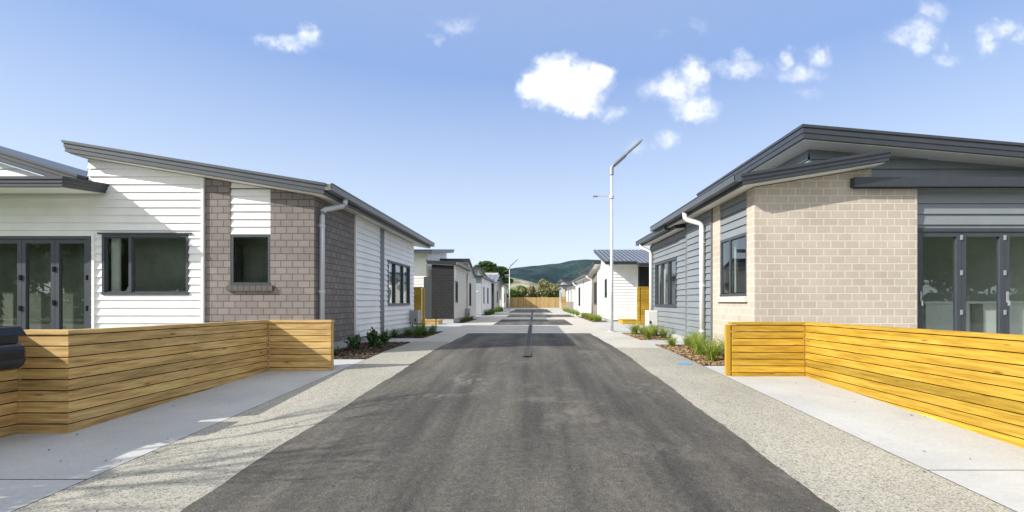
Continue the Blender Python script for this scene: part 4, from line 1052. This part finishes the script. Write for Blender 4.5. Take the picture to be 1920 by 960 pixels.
# ================================================================== hills
def prof(x):
    pts = [(-2600, 30), (-1200, 50), (-600, 70), (-250, 92), (-80, 110), (-45, 115), (0, 121), (70, 127), (130, 137), (165, 139), (200, 136), (260, 122), (400, 95), (700, 120), (1100, 90), (2600, 40)]
    for (a, b), (c, d) in zip(pts[:-1], pts[1:]):
        if a <= x <= c:
            t = (x - a) / (c - a); t = t * t * (3 - 2 * t); return b + (d - b) * t
    return 30
from mathutils import noise as mn, Vector
def hill(name, xs, ys, hf, mat):
    mb = MB(); nx, ny = len(xs), len(ys)
    for y in ys:
        for x in xs: mb.v.append((x, y, hf(x, y)))
    for j in range(ny - 1):
        for i in range(nx - 1):
            a = j * nx + i; mb.f.append((a, a + 1, a + nx + 1, a + nx)); mb.uv += [(0, 0)] * 4
    return struct(mb.build(name, mat, smooth=True))
m, nt, b = nmat('bush_clad_hill'); v = coords(nt)
n1 = noise(nt, v, .012, 6, .6); n2 = noise(nt, v, .09, 4, .7)
c = ramp(nt, n1, [(.38, (.004, .017, .020)), (.5, (.012, .033, .033)), (.62, (.030, .058, .044))])  # bush tones with the blue of distance put into the colour
c = mixc(nt, .9, c, ramp(nt, n2, [(.38, (.2, .2, .2)), (.62, (.72, .72, .68))]), 'OVERLAY')
L(nt, c, b.inputs['Base Color']); b.inputs['Roughness'].default_value = .9; b.inputs['Specular IOR Level'].default_value = .1
bump(nt, b, n2, 1.0, 9)
M['hill'] = m
m, nt, b = nmat('dry_slope'); v = coords(nt)
n1 = noise(nt, v, .05, 6, .65)
L(nt, ramp(nt, n1, [(.38, (.05, .085, .03)), (.5, (.15, .15, .075)), (.6, (.36, .33, .25))]), b.inputs['Base Color']); b.inputs['Roughness'].default_value = .9
M['dry'] = m
def hf(x, y):
    t = (y - 800) / 700.0
    s = max(0, min(1, t)); s = s * s * (3 - 2 * s) if t < 1 else max(0, 1 - (t - 1) * .6)
    f = mn.fractal(Vector((x * .0045, y * .0035, 1.3)), 1.0, 2.0, 5)
    ridge = abs(mn.noise(Vector((x * .007, y * .0022, 7.7))))
    return prof(x) * s * (1 + .0 * f) + (1 - abs(s * 2 - 1)) * (34 * f - 52 * ridge) + 4 * f * s - 2
hill('hill', [-2600 + i * 100 for i in range(18)] + [-800 + i * 14 for i in range(115)] + [820 + i * 120 for i in range(16)], [740 + i * 22 for i in range(50)], hf, 'hill')
def hf2(x, y):
    s = math.exp(-((x + 35) / 75.0) ** 2 - ((y - 430) / 70.0) ** 2)
    return 27 * s - 2.5 + 3 * mn.noise(Vector((x * .03, y * .03, 2)))* s
hill('hill', [-300 + i * 12 for i in range(50)], [280 + i * 10 for i in range(34)], hf2, 'dry')

# thin even air, so the hills fade a little towards blue
hm = bpy.data.materials.new('air'); hm.use_nodes = True; hn = hm.node_tree
hn.nodes.remove(hn.nodes['Principled BSDF'])
pv = hn.nodes.new('ShaderNodeVolumePrincipled'); pv.inputs['Color'].default_value = (.55, .78, 1, 1); pv.inputs['Density'].default_value = .00005
hn.links.new(pv.outputs[0], hn.nodes['Material Output'].inputs['Volume']); M['air'] = hm
mb = MB(); mb.box(-3100, 3100, -3100, 3600, -4, 175); hz = mb.build('haze', 'air'); hz['kind'] = 'stuff'
hz['label'] = 'thin pale haze in the air over the lane and hills'; hz['category'] = 'haze'

# ================================================================== world, sun, camera
SX, SY = -1.47, -.66
el = math.atan(1 / math.hypot(SX, SY)); rot = math.atan2(SX, SY)
w = bpy.data.worlds.new('World'); scene.world = w; w.use_nodes = True
nt = w.node_tree; bg = nt.nodes['Background']
sky = N(nt, 'ShaderNodeTexSky', sky_type='NISHITA'); sky.sun_disc = False
sky.sun_elevation = el; sky.sun_rotation = rot; sky.air_density = 1.0; sky.dust_density = .8; sky.ozone_density = 1.6; sky.altitude = 0
SKY_GAIN = 1.0
tc = N(nt, 'ShaderNodeTexCoord'); sp = N(nt, 'ShaderNodeSeparateXYZ'); L(nt, tc.outputs['Generated'], sp.inputs[0])
def MA(op, a, b=None, c=None, clamp=False):
    n = N(nt, 'ShaderNodeMath', operation=op); n.use_clamp = clamp
    for i, x in enumerate((a, b, c)):
        if x is None: continue
        if hasattr(x, 'node'): L(nt, x, n.inputs[i])
        else: n.inputs[i].default_value = x
    return n.outputs[0]
yc = MA('MAXIMUM', sp.outputs[1], .02)
px = MA('DIVIDE', sp.outputs[0], yc); pz = MA('DIVIDE', sp.outputs[2], yc)
cmb = N(nt, 'ShaderNodeCombineXYZ'); L(nt, px, cmb.inputs[0]); L(nt, pz, cmb.inputs[1])
def vnoise(scale, detail, rough=.6):
    n = N(nt, 'ShaderNodeTexNoise'); n.inputs['Scale'].default_value = scale; n.inputs['Detail'].default_value = detail; n.inputs['Roughness'].default_value = rough
    L(nt, cmb.outputs[0], n.inputs['Vector']); return n
wn = vnoise(16, 7, .62); ws = N(nt, 'ShaderNodeVectorMath', operation='SUBTRACT'); L(nt, wn.outputs['Color'], ws.inputs[0]); ws.inputs[1].default_value = (.5, .5, .5)
wm = N(nt, 'ShaderNodeVectorMath', operation='MULTIPLY_ADD'); L(nt, ws.outputs[0], wm.inputs[0]); wm.inputs[1].default_value = (.085, .085, 0); L(nt, cmb.outputs[0], wm.inputs[2])
fine = vnoise(38, 6, .65).outputs['Fac']
CL = [(1060, 158, 82, 52, 1.25), (1112, 142, 38, 28, 1.2), (1008, 162, 42, 28, 1.15), (1085, 198, 48, 24, .9), (1152, 212, 28, 18, .5),
      (1265, 168, 66, 36, .75), (1302, 142, 32, 28, .85), (1300, 205, 48, 28, .75), (1390, 127, 60, 22, .6), (1385, 105, 24, 22, .5),
      (1475, 108, 20, 22, .6), (1540, 105, 26, 24, .6), (1502, 135, 50, 22, .55), (1520, 180, 34, 15, .28), (1255, 264, 30, 24, .5), (1192, 276, 36, 22, .38),
      (545, 82, 58, 18, .62), (577, 68, 24, 22, .65), (500, 73, 32, 13, .5), (855, 48, 50, 20, .4), (815, 75, 20, 13, .42),
      (1725, 62, 44, 40, .55), (1693, 66, 38, 20, .55), (1746, 22, 34, 26, .5), (1727, 86, 26, 20, .6), (1773, 112, 26, 17, .45), (1781, 86, 13, 20, .32),
      (1850, 78, 26, 34, .6), (1885, 55, 38, 22, .55), (1916, 72, 22, 20, .45), (1310, 48, 28, 15, .28), (1245, 60, 22, 12, .22)]
acc = None
for u, v_, ru, rv, dn in CL:
    s1 = N(nt, 'ShaderNodeVectorMath', operation='SUBTRACT'); L(nt, wm.outputs[0], s1.inputs[0]); s1.inputs[1].default_value = ((u - 1001) / 853, (565 - v_) / 853, 0)
    s2 = N(nt, 'ShaderNodeVectorMath', operation='MULTIPLY'); L(nt, s1.outputs[0], s2.inputs[0]); s2.inputs[1].default_value = (853 / ru, 853 / rv, 0)
    ln = N(nt, 'ShaderNodeVectorMath', operation='LENGTH'); L(nt, s2.outputs[0], ln.inputs[0])
    k = MA('MULTIPLY', MA('SUBTRACT', 1.3, ln.outputs['Value'], clamp=True), dn if dn > .88 else dn * .84)
    acc = k if acc is None else MA('SMOOTH_MAX', acc, k, .12)
acc = MA('MULTIPLY_ADD', MA('MULTIPLY', MA('SUBTRACT', fine, .5), .75), MA('MULTIPLY', acc, 2.5, clamp=True), acc)
mr = N(nt, 'ShaderNodeMapRange', interpolation_type='SMOOTHSTEP'); mr.inputs['From Min'].default_value = .06; mr.inputs['From Max'].default_value = .98
L(nt, acc, mr.inputs['Value'])
front = MA('GREATER_THAN', sp.outputs[1], .05)
cm = MA('MULTIPLY', mr.outputs[0], front)
hs = N(nt, 'ShaderNodeHueSaturation'); hs.inputs['Saturation'].default_value = 1.0; hs.inputs['Value'].default_value = 1.0; L(nt, sky.outputs[0], hs.inputs['Color'])
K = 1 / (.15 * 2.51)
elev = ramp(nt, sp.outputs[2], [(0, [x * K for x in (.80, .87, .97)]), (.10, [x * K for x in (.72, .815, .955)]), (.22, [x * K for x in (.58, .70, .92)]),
                                (.44, [x * K for x in (.285, .43, .785)]), (.60, [x * K for x in (.36, .48, .78)]), (.75, [x * K for x in (.95, 1.0, 1.1)]), (1, [x * K for x in (1.0, 1.04, 1.1)])])  # upper sky raised out of view to add fill light
behind = ramp(nt, MA('MULTIPLY', sp.outputs[1], -1.0), [(.05, (0, 0, 0)), (.5, (1, 1, 1))])     # brightness added behind the view for more fill light
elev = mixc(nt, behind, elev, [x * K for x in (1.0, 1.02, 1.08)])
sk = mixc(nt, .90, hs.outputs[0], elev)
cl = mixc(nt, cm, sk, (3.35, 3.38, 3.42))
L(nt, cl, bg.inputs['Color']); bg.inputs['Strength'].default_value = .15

sun = bpy.data.lights.new('sun', 'SUN'); sun.energy = 2.75; sun.angle = R(.53); sun.color = (1, .95, .865)
so = bpy.data.objects.new('sun', sun); col.objects.link(so)
dv = Vector((-SX, -SY, -1)); so.rotation_euler = dv.to_track_quat('-Z', 'Y').to_euler(); so.location = (-20, -10, 20)

cam = bpy.data.cameras.new('camera'); co = bpy.data.objects.new('camera', cam); col.objects.link(co)
co.location = (0, 0, .97); co.rotation_euler = (R(90), 0, 0)
cam.sensor_width = 36; cam.lens = 853 / 1920 * 36
cam.shift_x = (960 - 1001) / 1920; cam.shift_y = (565 - 480) / 1920
cam.clip_start = .05; cam.clip_end = 8000
scene.camera = co
scene.render.resolution_x = 1024; scene.render.resolution_y = 512
vs = scene.view_settings; vs.view_transform = 'Standard'; vs.look = 'None'; vs.gamma = 1; vs.exposure = 1.33; vs.use_curve_mapping = False
